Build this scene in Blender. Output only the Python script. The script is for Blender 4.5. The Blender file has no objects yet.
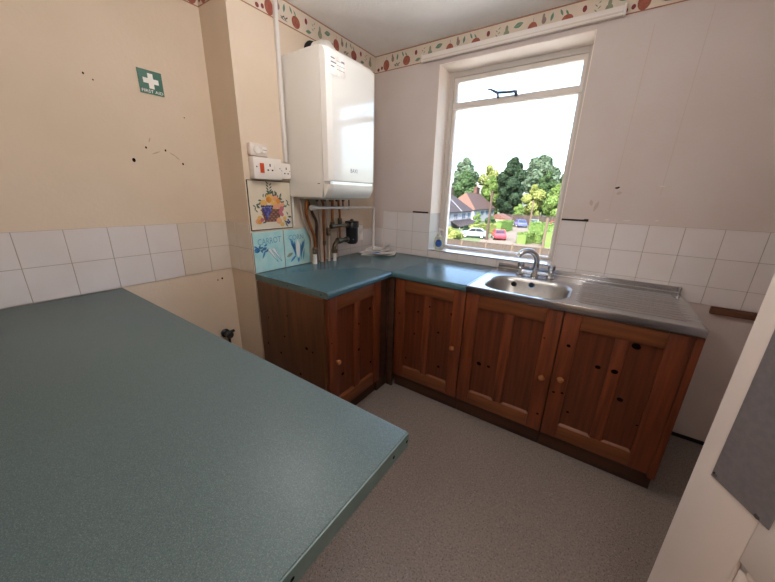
import bpy, bmesh, math, random
from mathutils import Vector, Matrix, noise
random.seed(7)
C = bpy.context.scene.collection
PI = math.pi

# ------------------------------------------------------------------ camera
F, CX, CY, CZ = 307.1432, 1.7804, -2.3735, 1.4158
RX = Vector((0.82403283, 0.56599345, 0.02492617))
UY = Vector((-0.18878904, 0.23284451, 0.9540137))
FW = Vector((-0.53416158, 0.79084439, -0.29872488))
CAM = Vector((CX, CY, CZ))
cd = bpy.data.cameras.new('camera'); cam = bpy.data.objects.new('camera', cd); C.objects.link(cam)
cd.sensor_width = 36; cd.lens = 36*F/775; cd.clip_start = .02; cd.clip_end = 600
cam.matrix_world = Matrix(((RX.x, UY.x, -FW.x, CX), (RX.y, UY.y, -FW.y, CY), (RX.z, UY.z, -FW.z, CZ), (0, 0, 0, 1)))
bpy.context.scene.camera = cam

def on(ax, val, u, v):                       # where the sight line of a measured point meets a known plane
    d = RX*((u-387.5)/F) + UY*((291-v)/F) + FW
    i = 'xyz'.index(ax)
    return CAM + d*((val-CAM[i])/d[i])
def zat(x, y, v):                            # height above (x,y) of a measured image row
    lo, hi = -60., 80.
    for _ in range(60):
        m = (lo+hi)/2; d = Vector((x, y, m))-CAM
        if 291-F*d.dot(UY)/d.dot(FW) > v: lo = m
        else: hi = m
    return lo

# ------------------------------------------------------------------ materials
def lin(c):
    if isinstance(c, str):
        c = [int(c[i:i+2], 16)/255 for i in (0, 2, 4)]
        c = [x/12.92 if x <= .04045 else ((x+.055)/1.055)**2.4 for x in c]
    return (*c[:3], 1)
def mat(name, col, rough=.6, metal=0, col2=None, scale=8, stretch=(1, 1, 1), lo=.35, hi=.65, bump=0, bscale=None, emit=None, spec=.5, coat=0, detail=4, trans=0):
    m = bpy.data.materials.new(name); m.use_nodes = True
    nt = m.node_tree; N = nt.nodes; L = nt.links; b = N['Principled BSDF']
    b.inputs['Base Color'].default_value = lin(col); b.inputs['Roughness'].default_value = rough
    b.inputs['Metallic'].default_value = metal; b.inputs['Specular IOR Level'].default_value = spec
    b.inputs['Coat Weight'].default_value = coat; b.inputs['Transmission Weight'].default_value = trans
    tc = N.new('ShaderNodeTexCoord'); mp = N.new('ShaderNodeMapping'); mp.inputs['Scale'].default_value = stretch
    L.new(tc.outputs['Object'], mp.inputs['Vector'])
    if col2 is not None:
        n = N.new('ShaderNodeTexNoise'); n.inputs['Scale'].default_value = scale; n.inputs['Detail'].default_value = detail
        L.new(mp.outputs[0], n.inputs['Vector'])
        r = N.new('ShaderNodeValToRGB'); r.color_ramp.elements[0].position = lo; r.color_ramp.elements[1].position = hi
        r.color_ramp.elements[0].color = lin(col); r.color_ramp.elements[1].color = lin(col2)
        L.new(n.outputs['Fac'], r.inputs['Fac']); L.new(r.outputs['Color'], b.inputs['Base Color'])
    if bump:
        n2 = N.new('ShaderNodeTexNoise'); n2.inputs['Scale'].default_value = bscale or scale; n2.inputs['Detail'].default_value = 3
        L.new(mp.outputs[0], n2.inputs['Vector'])
        bp = N.new('ShaderNodeBump'); bp.inputs['Strength'].default_value = bump; bp.inputs['Distance'].default_value = .01
        L.new(n2.outputs['Fac'], bp.inputs['Height']); L.new(bp.outputs['Normal'], b.inputs['Normal'])
    if emit:
        b.inputs['Emission Color'].default_value = lin(emit[0]); b.inputs['Emission Strength'].default_value = emit[1]
    return m
def speckle(name, base, dots, rough, scale, spec=.5, bump=0):
    """laminate / vinyl: base colour with two kinds of fine chips"""
    m = mat(name, base, rough, spec=spec, bump=bump, bscale=scale)
    nt = m.node_tree; N = nt.nodes; L = nt.links; b = N['Principled BSDF']
    tc = [n for n in N if n.type == 'TEX_COORD'][0]
    prev = None
    big = N.new('ShaderNodeTexNoise'); big.inputs['Scale'].default_value = 3
    L.new(tc.outputs['Object'], big.inputs['Vector'])
    mx0 = N.new('ShaderNodeMixRGB'); mx0.inputs[1].default_value = lin(base)
    c = lin(base); mx0.inputs[2].default_value = (c[0]*.85, c[1]*.86, c[2]*.87, 1)
    L.new(big.outputs['Fac'], mx0.inputs[0]); prev = mx0.outputs[0]
    for k, (dc, thr, sc) in enumerate(dots):
        n = N.new('ShaderNodeTexNoise'); n.inputs['Scale'].default_value = scale*sc; n.inputs['Detail'].default_value = 1
        mp = N.new('ShaderNodeMapping'); mp.inputs['Location'].default_value = (k*3.1, k*1.7, k*.9)
        L.new(tc.outputs['Object'], mp.inputs['Vector']); L.new(mp.outputs[0], n.inputs['Vector'])
        r = N.new('ShaderNodeValToRGB'); r.color_ramp.elements[0].position = thr; r.color_ramp.elements[1].position = thr+.04
        L.new(n.outputs['Fac'], r.inputs['Fac'])
        mx = N.new('ShaderNodeMixRGB'); mx.inputs[2].default_value = lin(dc)
        L.new(r.outputs[0], mx.inputs[0]); L.new(prev, mx.inputs[1]); prev = mx.outputs[0]
    L.new(prev, b.inputs['Base Color'])
    return m

WALLW = mat('wall_cream_paint', 'd8c6b2', .75, col2='d1bfa9', scale=2.2, bump=.12, bscale=60)
WALLR = mat('wall_return_paint', 'c4a884', .75, col2='bd9f7b', scale=2.2, bump=.12, bscale=60)
WALLB = mat('wall_window_paint', 'cfc3be', .75, col2='c9bbb5', scale=2.0, bump=.12, bscale=60)
REVEAL = mat('reveal_lit_tone', 'f4e6da', .6, col2='f0e0d2', scale=3)  # kept near white so daylight on the reveal sits in the colour
CEIL = mat('ceiling_artex', 'f6f4f2', .85, col2='f0edeb', scale=5, bump=.6, bscale=55)
FLOOR = speckle('floor_vinyl', '8a7e77', [('6f645e', .58, 1), ('2a2421', .655, 1.2), ('988e87', .64, .8)], .40, 150, .35)
TILE = mat('tile_white_glaze', 'dcd6d6', .13, col2='d8d0ce', scale=4)
TILEW = mat('tile_cream_glaze', 'd8cdc0', .13, col2='d3c6b8', scale=4)
GROUT = mat('grout', 'a39488', .9)
LAM = speckle('laminate_green', '526363', [('657474', .58, 1), ('475459', .58, .8), ('747674', .66, 1.2)], .42, 520, .35)
LAMB = speckle('laminate_green_skytint', '46656d', [('56757c', .62, 1), ('3a545c', .62, .8)], .21, 330, .5)  # bluer than the front laminate: reflected sky put into the base colour
EDGE = mat('laminate_edge', '5f7270', .4, col2='586b69', scale=30)
PINEV = mat('pine_vertical', '7c3d20', .42, col2='4c2411', scale=9, stretch=(5, 5, .35), lo=.3, hi=.75, spec=.4)
PINEX = mat('pine_horizontal', '7e4929', .42, col2='5c321b', scale=9, stretch=(.35, .35, 5), lo=.3, hi=.75, spec=.4)
PINEP = mat('pine_panel', '69331b', .42, col2='40200f', scale=9, stretch=(6, 6, .25), lo=.3, hi=.75, spec=.4)
PINES = mat('pine_side', '6a4226', .5, col2='4a2d1a', scale=6, stretch=(4, 4, .35), lo=.3, hi=.75, spec=.4)
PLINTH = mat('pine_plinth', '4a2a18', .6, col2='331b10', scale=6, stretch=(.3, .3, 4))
KNOTM = mat('pine_knot', '0c0604', .9, spec=.05)
KNOB = mat('pine_knob', '9a6238', .35, col2='83502c', scale=20)
DARKGAP = mat('dark_gap', '120c0a', .9)
WHITEM = mat('white_enamel', 'eceae6', .07, coat=.5)
WHITES = mat('white_casing', 'ddd9d2', .35)
WHITEP = mat('white_plastic', 'e6dfd8', .35)
WHITED = mat('white_plastic_aged', 'd8ccc2', .4)
PVC = mat('white_pipe', 'dcd8d4', .35)
COPPER = mat('copper', 'b0703c', .35, metal=.85, col2='7c4a2c', scale=14)
COPDK = mat('copper_dull', '6b4a38', .45, metal=.7, col2='4a352c', scale=14)
BRASSD = mat('tarnished_brass', '7a6c58', .38, metal=.8, col2='544a3e', scale=30)
PAINTPIPE = mat('painted_pipe', 'b9a596', .5)
BLACK = mat('black_plastic', '14161c', .35)
BLACKM = mat('black_matt', '0f0d0d', .7)
RED = mat('neon_red', 'c2481e', .3)
STEEL = mat('stainless_steel', 'c2c2c4', .22, metal=1, col2='b0b0b3', scale=3, stretch=(1, 14, 14))
STEELD = mat('stainless_bowl', 'c4c3c1', .32, metal=1, col2='b4b3b1', scale=20)
CHROME = mat('chrome', 'cfd2d6', .08, metal=1)
FRAME = mat('window_frame_paint', 'e2dad2', .4, col2='dad1c8', scale=6)
FRAMED = mat('window_frame_grey', 'c4bdb6', .45)
HANDLE = mat('window_stay', '62626c', .4, metal=.6)
DOORM = mat('door_paint', 'd8ccc6', .5, col2='d3c6bf', scale=3)
PLATE = mat('aluminium_plate', '8a8487', .5, metal=.5, col2='827c80', scale=90)
GREEN = mat('sign_green', '0b5a42', .4)
WHITEINK = mat('sign_white', 'e8e6e0', .5)
PAPER = mat('paper', 'faf8f6', .7, col2='dcd4ce', scale=20)
PAPER2 = mat('paper_tint', 'f2f0f0', .6, col2='eae6e4', scale=25)
PAPERBLUE = mat('paper_blue', '5b83b8', .6)
PAPERRED = mat('paper_red', '9a4a45', .6)
INK = mat('ink_grey', '6b6a78', .7)
BORDER = mat('border_paper', 'd6c8b8', .7, col2='cfc0ae', scale=6)
BLINE = mat('border_line', '9c6a50', .7)
APPLE = mat('print_apple', '8c3f36', .7, col2='a35f4a', scale=25)
APPLE2 = mat('print_orange_apple', 'a0604a', .7, col2='8c483a', scale=25)
BERRY = mat('print_berry', '7c3038', .7)
LEAF = mat('print_leaf', '4f7a64', .7, col2='6b8c78', scale=40)
LEAF2 = mat('print_sage', '8d9478', .7, col2='7d8068', scale=40)
PEAR = mat('print_grey_pear', '7f6c68', .7, col2='938078', scale=30)
SKETCH = mat('print_sketch', '5b5a55', .7)
CREAMT = mat('picture_tile_cream', 'd9cdb8', .2)
AQUA = mat('picture_tile_aqua', 'b2d2cc', .25, col2='9ecaca', scale=14)
BLUEINK = mat('glaze_blue', '3f83b0', .3, col2='2f6a9c', scale=60)
BLUEINK2 = mat('glaze_slate', '5a8ca8', .3)
PALE = mat('glaze_pale', 'd5d3cc', .3)
GRAPE = mat('glaze_grape', '3a3d7c', .3)
ORANGE = mat('glaze_orange', 'd8963f', .3, col2='c97d33', scale=40)
PEACH = mat('glaze_peach', 'd89878', .3)
PINK = mat('glaze_pink', 'b8606c', .3)
BASKET = mat('glaze_basket', '7a4a38', .4, col2='5f382c', scale=60)
DKLEAF = mat('glaze_leaf', '44584c', .4)
BROWNW = mat('batten_wood', '6b4028', .6, col2='54301e', scale=8, stretch=(.4, 4, 4))
SOAPG = mat('soap_clear', 'd9dcc8', .12, trans=.35)
SOAPL = mat('soap_label', '3f6fb8', .4, col2='2c4f9c', scale=40)

def glass_mat():
    m = bpy.data.materials.new('window_glass'); m.use_nodes = True
    N = m.node_tree.nodes; L = m.node_tree.links; N.clear()
    o = N.new('ShaderNodeOutputMaterial'); mx = N.new('ShaderNodeMixShader'); fr = N.new('ShaderNodeFresnel'); fr.inputs[0].default_value = 1.3
    t = N.new('ShaderNodeBsdfTransparent'); g = N.new('ShaderNodeBsdfGlossy'); g.inputs['Roughness'].default_value = .02
    t.inputs[0].default_value = (.96, .98, .98, 1)
    L.new(fr.outputs[0], mx.inputs[0]); L.new(t.outputs[0], mx.inputs[1]); L.new(g.outputs[0], mx.inputs[2]); L.new(mx.outputs[0], o.inputs[0])
    return m
GLASS = glass_mat()

# ------------------------------------------------------------------ mesh building
WORLD = (Vector((0, 0, 0)), Vector((1, 0, 0)), Vector((0, 1, 0)), Vector((0, 0, 1)))
def frame(o, face):
    """local u (to the right), v (up), n (out of the wall)"""
    o = Vector(o)
    if face == '+x': return (o, Vector((0, 1, 0)), Vector((0, 0, 1)), Vector((1, 0, 0)))
    if face == '-y': return (o, Vector((1, 0, 0)), Vector((0, 0, 1)), Vector((0, -1, 0)))
    if face == 'up': return (o, Vector((1, 0, 0)), Vector((0, 1, 0)), Vector((0, 0, 1)))
class MB:
    def __init__(s, fr=WORLD): s.v = []; s.f = []; s.m = []; s.fr = fr; s.mats = []
    def mi(s, m):
        if m not in s.mats: s.mats.append(m)
        return s.mats.index(m)
    def add(s, vs, fs, m):
        k = len(s.v); o, U, V, N = s.fr; i = s.mi(m)
        s.v += [o+U*p[0]+V*p[1]+N*p[2] for p in vs]
        s.f += [tuple(k+a for a in f) for f in fs]; s.m += [i]*len(fs); return s
    def bm(s, b, m):
        b.verts.index_update()
        s.add([v.co.copy() for v in b.verts], [[v.index for v in f.verts] for f in b.faces], m); b.free(); return s
    def box(s, x0, x1, y0, y1, z0, z1, m, bev=0, seg=2):
        b = bmesh.new(); bmesh.ops.create_cube(b, size=1)
        for v in b.verts: v.co = Vector(((x0+x1)/2+v.co.x*(x1-x0), (y0+y1)/2+v.co.y*(y1-y0), (z0+z1)/2+v.co.z*(z1-z0)))
        if bev: bmesh.ops.bevel(b, geom=b.edges[:], offset=bev, segments=seg, affect='EDGES', profile=.5)
        return s.bm(b, m)
    def prism(s, poly, n0, n1, m, bev=0, seg=2, vert_only=False):   # polygon in (x,y), extruded along third axis
        b = bmesh.new(); vs = [b.verts.new((p[0], p[1], n0)) for p in poly]; f = b.faces.new(vs)
        r = bmesh.ops.extrude_face_region(b, geom=[f])
        for v in r['geom']:
            if isinstance(v, bmesh.types.BMVert): v.co.z = n1
        bmesh.ops.recalc_face_normals(b, faces=b.faces[:])
        if bev: bmesh.ops.bevel(b, geom=b.edges[:], offset=bev, segments=seg, affect='EDGES')
        return s.bm(b, m)
    def flat(s, poly, n, m): return s.add([(p[0], p[1], n) for p in poly], [list(range(len(poly)))], m)
    def tube(s, pts, r, m, seg=10, caps=True):
        pts = [Vector(p) for p in pts]; vs = []; fs = []; n = len(pts)
        t0 = (pts[1]-pts[0]).normalized(); ref = Vector((0, 0, 1)) if abs(t0.z) < .9 else Vector((1, 0, 0))
        a = t0.cross(ref).normalized()
        for i, p in enumerate(pts):
            t = ((pts[min(i+1, n-1)]-p).normalized()+(p-pts[max(i-1, 0)]).normalized())
            t = t.normalized() if t.length > 1e-6 else t0
            a = (a-t*a.dot(t)).normalized(); c = t.cross(a)
            rr = r[i] if isinstance(r, (list, tuple)) else r
            vs += [p+(a*math.cos(2*PI*k/seg)+c*math.sin(2*PI*k/seg))*rr for k in range(seg)]
        for i in range(n-1):
            for k in range(seg):
                k2 = (k+1) % seg; fs.append((i*seg+k, i*seg+k2, (i+1)*seg+k2, (i+1)*seg+k))
        if caps: fs.append(tuple(range(seg))[::-1]); fs.append(tuple((n-1)*seg+k for k in range(seg)))
        return s.add(vs, fs, m)
    def lathe(s, prof, c, axis, m, seg=20):       # prof: (radius, distance along axis)
        ax = Vector(axis).normalized(); c = Vector(c)
        ref = Vector((0, 0, 1)) if abs(ax.z) < .9 else Vector((1, 0, 0))
        a = ax.cross(ref).normalized(); b = ax.cross(a); vs = []; fs = []
        for r, h in prof: vs += [c+ax*h+(a*math.cos(2*PI*k/seg)+b*math.sin(2*PI*k/seg))*max(r, 1e-4) for k in range(seg)]
        for i in range(len(prof)-1):
            for k in range(seg):
                k2 = (k+1) % seg; fs.append((i*seg+k, i*seg+k2, (i+1)*seg+k2, (i+1)*seg+k))
        fs.append(tuple(range(seg))[::-1]); fs.append(tuple((len(prof)-1)*seg+k for k in range(seg)))
        return s.add(vs, fs, m)
    def build(s, name, parent=None, smooth=35):
        me = bpy.data.meshes.new(name)
        off = Vector((0, 0, 0)); p = parent
        while p: off += p.location; p = p.parent
        me.from_pydata([v-off for v in s.v], [], s.f)
        for m in s.mats: me.materials.append(m)
        me.polygons.foreach_set('material_index', s.m)
        bmx = bmesh.new(); bmx.from_mesh(me); pass
        if smooth is not None: bmesh.ops.recalc_face_normals(bmx, faces=bmx.faces[:])
        bmx.to_mesh(me); bmx.free()
        if smooth:
            me.polygons.foreach_set('use_smooth', [True]*len(me.polygons)); me.set_sharp_from_angle(angle=math.radians(smooth))
        o = bpy.data.objects.new(name, me); C.objects.link(o); o.parent = parent
        return o
def tag(o, label, cat, group=None):
    o['label'] = label; o['category'] = cat
    if group: o['group'] = group
    return o
def thing(name, loc, label, cat, group=None):
    o = bpy.data.objects.new(name, None); C.objects.link(o); o.location = loc; o.empty_display_size = .05
    return tag(o, label, cat, group)
def struct(o, label=None):
    o['kind'] = 'structure'
    if label: o['label'] = label
    return o
def arc(cx, cy, r, a0, a1, n): return [(cx+r*math.cos(a0+(a1-a0)*i/n), cy+r*math.sin(a0+(a1-a0)*i/n)) for i in range(n+1)]
def rrect(x0, x1, y0, y1, r, n=6):
    return arc(x1-r, y1-r, r, 0, PI/2, n)+arc(x0+r, y1-r, r, PI/2, PI, n)+arc(x0+r, y0+r, r, PI, 1.5*PI, n)+arc(x1-r, y0+r, r, 1.5*PI, 2*PI, n)
def ell(cx, cy, rx, ry, n=14, rot=0):
    c, s = math.cos(rot), math.sin(rot)
    return [(cx+rx*math.cos(t)*c-ry*math.sin(t)*s, cy+rx*math.cos(t)*s+ry*math.sin(t)*c) for t in [2*PI*k/n for k in range(n)]]
def leaf2(cx, cy, l, w, rot=0, n=6):
    pts = [(-l/2+l*i/n, w/2*math.sin(PI*i/n)) for i in range(n+1)]+[(l/2-l*i/n, -w/2*math.sin(PI*i/n)) for i in range(1, n)]
    c, s = math.cos(rot), math.sin(rot)
    return [(cx+x*c-y*s, cy+x*s+y*c) for x, y in pts]
def text_into(mb, txt, u, v, size, n, m, width=None, rot=0):
    cu = bpy.data.curves.new('t', 'FONT'); cu.body = txt; cu.size = size; cu.align_x = 'CENTER'; cu.align_y = 'CENTER'; cu.resolution_u = 3
    o = bpy.data.objects.new('t', cu); C.objects.link(o)
    bpy.context.view_layer.update()
    me = bpy.data.meshes.new_from_object(o.evaluated_get(bpy.context.evaluated_depsgraph_get()))
    xs = [w.co.x for w in me.vertices]; k = width/(max(xs)-min(xs)) if width else 1
    c, s = math.cos(rot), math.sin(rot)
    mb.add([(u+(w.co.x*k)*c-w.co.y*s, v+(w.co.x*k)*s+w.co.y*c, n) for w in me.vertices], [tuple(p.vertices) for p in me.polygons], m)
    bpy.data.objects.remove(o); bpy.data.meshes.remove(me); bpy.data.curves.remove(cu)

# ------------------------------------------------------------------ room constants
D, RET, ZC = .2637, -1.2686, 2.49           # depth of the left recess, its end, ceiling height
XR, YF, WT = 2.80, -2.45, .25               # right wall, front wall, outside wall thickness
WX0, WX1, WZ0, WZ1, RD = .585, 1.552, .978, 2.333, .19
TW = .158
HY = -3.9                                   # far end of the hall behind the camera

# floor / ceiling
m = MB(); m.box(-D-.3, XR+.3, HY-.2, WT, -.2, 0, FLOOR); struct(m.build('floor', smooth=0), 'grey-beige speckled vinyl floor')
m = MB(); m.box(-D-.3, XR+.3, HY-.2, WT, ZC, ZC+.25, CEIL); struct(m.build('ceiling', smooth=0), 'white textured ceiling')
# left wall with its screw holes
m = MB(); m.box(-D-.3, -D, YF-.1, RET, 0, ZC, WALLW)
m.fr = frame((-D, 0, 0), '+x')
for y, z, r in [(-1.706, 1.554, .008), (-1.642, 1.621, .0045), (-1.553, 1.617, .0045), (-1.475, 1.555, .005), (-1.83, 1.903, .004), (-1.80, 1.885, .003), (-1.43, 1.80, .003), (-1.345, .85, .006), (-1.375, .845, .004)]:
    m.flat(ell(y, z, r, r*1.3, 8), .0006, KNOTM)
SMUDGE = mat('wall_scuff', 'b8a38b', .8)
for y, z, l, a in [(-1.60, 1.60, .05, .4), (-1.52, 1.60, .04, -.5), (-1.50, 1.585, .035, -.7), (-1.62, 1.66, .03, 1.2)]:
    m.flat(leaf2(y, z, l, .007, a), .0004, SMUDGE)
struct(m.build('wall_left', smooth=0), 'peach-cream wall with screw holes on the left')
# chimney breast (return + face), window wall, right, front, hall
m = MB(); m.box(-D-.3, 0, RET, 0, 0, ZC, WALLW); struct(m.build('wall_breast', smooth=0), 'projecting wall carrying the boiler')
m = MB()
def wallbox(x0, x1, z0, z1): m.box(x0, x1, 0, WT, z0, z1, WALLB)
wallbox(-D-.3, WX0, 0, ZC); wallbox(WX1, XR+.3, 0, ZC); wallbox(WX0, WX1, 0, WZ0-.012); wallbox(WX0, WX1, WZ1, ZC)
# plaster lining of the reveal
m.box(WX0, WX0+.004, .001, RD, 1.2754, WZ1, REVEAL); m.box(WX1-.004, WX1, .001, RD, WZ0, WZ1, REVEAL); m.box(WX0, WX1, .001, RD, WZ1-.004, WZ1, REVEAL)
m.fr = frame((0, 0, 0), '-y')
for x, z, rx, rz in [(1.814, 1.489, .010, .005), (1.822, 1.493, .006, .004)]: m.flat(ell(x, z, rx, rz, 9), .0006, KNOTM)
for x, z, l, a in [(1.73, 1.38, .07, 1.3), (1.70, 1.40, .04, 1.8), (1.83, 1.46, .03, .3)]: m.flat(leaf2(x, z, l, .02, a), .0004, mat('wall_grime', 'bba99c', .8))
CHIP = mat('wall_chip', 'ddd2c8', .8)
for x, z, l in [(2.039, 1.312, .022), (1.90, 1.303, .05), (1.80, 1.303, .03), (2.02, 1.50, .03)]: m.flat(leaf2(x, z, l, .005, .05), .0006, CHIP)
CRACK = mat('wall_paper_seam', 'c0ada0', .8)
for x, z0, z1 in [(1.80, 1.35, 2.3), (2.02, 1.45, 2.33)]: m.flat([(x, z0), (x+.0018, z0), (x+.0118, z1), (x+.01, z1)], .0005, CRACK)
struct(m.build('wall_back', smooth=0), 'window wall in greyish pink-cream paint')
m = MB(); m.box(XR, XR+.3, HY-.2, 0, 0, ZC, WALLB); struct(m.build('wall_right', smooth=0))
m = MB(); m.box(-D-.3, 1.50, YF-.12, YF, 0, ZC, WALLW); m.box(2.46, XR, YF-.12, YF, 0, ZC, WALLW); m.box(1.50, 2.46, YF-.12, YF, 2.06, ZC, WALLW)
struct(m.build('wall_front', smooth=0))
m = MB(); m.box(.9, 1.2, HY, YF-.12, 0, ZC, WALLW); m.box(.9, XR, HY-.2, HY, 0, ZC, WALLW); struct(m.build('wall_hall', smooth=0))
m = MB(); m.box(2.24, 2.80, -.012, -.001, .0, .02, BLACKM); struct(m.build('floor_gap_strip', smooth=0), 'dark strip for the shaded gap at the foot of the window wall')  # no skirting: dark strip painted as the shade in the floor gap

# ------------------------------------------------------------------ tiled splashbacks
def tiles(name, fr, cols, rows, label, mt=TILE, skip=(), tint=None, th=.006):
    b = MB(fr); g = .0011
    b.box(cols[0], cols[-1], rows[0], rows[-1], .0004, th-.0018, GROUT)
    for i in range(len(cols)-1):
        for j in range(len(rows)-1):
            if (i, j) in skip: continue
            b.box(cols[i]+g, cols[i+1]-g, rows[j]+g, rows[j+1]-g, .0004, th, (tint or {}).get((i, j), mt), .0012, 1)
    return struct(b.build(name), label)
r3 = [.911, 1.0683, 1.2256]
cl = [RET] + [RET-.1369-k*TW for k in range(8)]; cl = sorted(c for c in cl if c > YF) ; cl = [YF]+cl
n_ = len(cl)-1
tiles('trim_1', frame((-D, 0, 0), '+x'), cl, r3, 'two rows of square white tiles on the left wall', TILE, tint={(n_-1, 0): TILEW, (n_-1, 1): TILEW, (n_-2, 1): TILEW, (n_-2, 0): TILEW})
tiles('trim_2', frame((0, RET, 0), '-y'), [-D+.006, -.155, 0], r3, 'white tiles on the narrow return wall', TILEW)
tiles('trim_3', frame((0, 0, 0), '-y'), [WX1+.001]+[1.6949+k*TW for k in range(8)], [.868, .970, 1.1272, 1.2846], 'white tiles right of the window')
tiles('trim_4', frame((0, 0, 0), '-y'), [.1095, .2675, .4255, WX0-.001], [.911, .9606, 1.118, 1.2754], 'white tiles left of the window')
tiles('trim_5', frame((0, 0, 0), '-y'), [.007, .1095], [.911, .9606, 1.118], 'white tiles in the corner behind the pipe')
tiles('trim_6', frame((0, 0, 0), '+x'), [-.50, -.342, -.184, -.026], [.911, .9606, 1.118], 'white tiles behind the black filter')
# tiled sill: front strip, sill top, tiled side of the reveal
b = MB(frame((0, 0, 0), '-y'))
xs = [WX0+.001, .70, .858, 1.016, 1.174, 1.332, 1.49, WX1-.001]
b.box(xs[0], xs[-1], .911, .977, .0004, .004, GROUT)
for a, c in zip(xs, xs[1:]): b.box(a+.001, c-.001, .912, .9775, .0004, .006, TILE, .001, 1)
b.fr = WORLD
b.box(xs[0], xs[-1], -.004, RD, WZ0-.012, WZ0-.002, GROUT)
for a, c in zip(xs, xs[1:]):
    b.box(a+.001, c-.001, -.006, .10, WZ0-.01, WZ0, TILE, .001, 1); b.box(a+.001, c-.001, .102, RD, WZ0-.01, WZ0, TILE, .001, 1)
b.box(WX0, WX0+.006, -.006, RD, WZ0+.001, 1.118, TILE, .001, 1); b.box(WX0, WX0+.006, -.006, RD, 1.1192, 1.2754, TILE, .001, 1)
struct(b.build('trim_7'), 'white tiled window sill')

# ------------------------------------------------------------------ fruit wallpaper border
BZ0, BZ1 = 2.367, 2.4895
def border(name, fr, u0, u1, phase, label):
    b = MB(fr); b.box(u0, u1, BZ0, BZ1, .0003, .0016, BORDER)
    b.flat([(u0, BZ0), (u1, BZ0), (u1, BZ0+.006), (u0, BZ0+.006)], .0019, BLINE)
    b.flat([(u0, BZ1-.007), (u1, BZ1-.007), (u1, BZ1), (u0, BZ1)], .0019, BLINE)
    z = BZ0; n = .0021
    def put(poly, m_, k=0):
        us = [p[0] for p in poly]
        if min(us) > u0+.001 and max(us) < u1-.001: b.flat(poly, n+k, m_)
    p = phase
    while p > u0-.6: p -= .545
    while p < u1+.1:
        put(ell(p, z+.042, .029, .038), APPLE2); put(ell(p+.008, z+.05, .015, .02), APPLE, .0003); put([(p, z+.08), (p+.002, z+.08), (p+.004, z+.1), (p+.002, z+.1)], SKETCH)
        put(ell(p+.062, z+.073, .013, .018), PEAR); put(ell(p+.058, z+.092, .007, .016), PEAR, .0003)
        put(leaf2(p+.105, z+.08, .045, .016, 1.4), LEAF); put(leaf2(p+.155, z+.09, .04, .012, -1.1), LEAF)
        for k in range(4): put(leaf2(p+.085+.012*k, z+.03+.006*(k % 2), .022, .008, .6 if k % 2 else -.6), SKETCH)
        put(leaf2(p+.10, z+.022, .06, .004, -.1), SKETCH, .0003)
        put(ell(p+.19, z+.042, .032, .032), APPLE); put(ell(p+.18, z+.048, .014, .018), APPLE2, .0003); put(leaf2(p+.185, z+.083, .035, .01, -1.0), LEAF, .0003)
        put(ell(p+.272, z+.078, .011, .016), BERRY); put(leaf2(p+.29, z+.03, .05, .022, .2), LEAF2); put(leaf2(p+.29, z+.03, .04, .012, .2), LEAF, .0003)
        for k in range(4): put(leaf2(p+.335+(.008 if k % 2 else -.008), z+.055+.012*k, .02, .006, .7 if k % 2 else 2.4), LEAF2)
        put(ell(p+.39, z+.05, .018, .022), LEAF2); put(ell(p+.39, z+.075, .009, .022), LEAF2, .0003)
        put(leaf2(p+.46, z+.082, .06, .028, .25), LEAF); put(leaf2(p+.46, z+.082, .055, .006, .25), LEAF2, .0003)
        put(ell(p+.468, z+.022, .012, .012), BERRY); put(ell(p+.502, z+.03, .010, .012), BERRY)
        p += .545
    return struct(b.build(name, smooth=None), label)
border('trim_8', frame((0, 0, 0), '-y'), .001, XR, .11, 'fruit-printed wallpaper border over the window')
border('trim_9', frame((0, 0, 0), '+x'), RET, -.002, -1.01, 'fruit-printed wallpaper border above the boiler')
border('trim_10', frame((-D, 0, 0), '+x'), YF, RET-.001, -1.85, 'fruit-printed wallpaper border on the left wall')
border('trim_11', frame((0, RET, 0), '-y'), -D+.002, .001, -.2, 'fruit-printed wallpaper border on the return')

# ------------------------------------------------------------------ window
win = bpy.data.objects.new('window_1', None); C.objects.link(win); win.location = (1.07, RD, WZ0); struct(win, 'painted casement window with a narrow top light')
y0 = RD; fo, tz0, tz1 = .038, 2.079, 2.120
b = MB()
a0, a1, c0, c1 = WX0, WX1, WZ0, WZ1
b.box(a0, a0+fo, y0, y0+.09, c0, c1, FRAMED, .003); b.box(a1-fo, a1, y0, y0+.09, c0, c1, FRAMED, .003)
b.box(a0, a1, y0+.0015, y0+.089, c1-fo, c1-.0005, FRAMED, .003); b.box(a0, a1, y0+.0022, y0+.09, c0-.01, c0+.014, FRAMED, .003)
b.box(a0, a1, y0+.012, y0+.08, tz0, tz1, FRAME, .004)
b.build('window_frame', win)
def sash(z0, z1, name, w=.036, wb=.036, wt=.036):
    s = MB(); x0, x1 = a0+fo-.004, a1-fo+.004; yy = y0+.018
    s.box(x0, x0+w, yy, yy+.05, z0, z1, FRAME, .004); s.box(x1-w, x1, yy, yy+.05, z0, z1, FRAME, .004)
    s.box(x0+.001, x1-.001, yy+.0015, yy+.049, z0+.0005, z0+wb, FRAME, .004); s.box(x0+.001, x1-.001, yy+.0015, yy+.049, z1-wt, z1-.0005, FRAME, .004)
    o = s.build(name, win)
    g = MB(); g.box(x0+w*.6, x1-w*.6, yy+.022, yy+.026, z0+wb*.5, z1-wt*.5, GLASS); g.build('glass_pane', o, smooth=0)
    return o
sash(c0+.008, tz0+.003, 'casement', .026, .012, .006); top = sash(tz1-.003, c1-fo+.004, 'top_light', .028, .008, .034)
s = MB()
def st(u, v, y=y0-.03): return tuple(on('y', y, u, v))
s.tube([st(488, 89.6), st(490.5, 89.3), st(493.5, 90.8), st(497, 92.6), st(506, 92.2), st(515.5, 91.2)], [.005, .006, .008, .009, .009, .009], HANDLE, 8)
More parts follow.
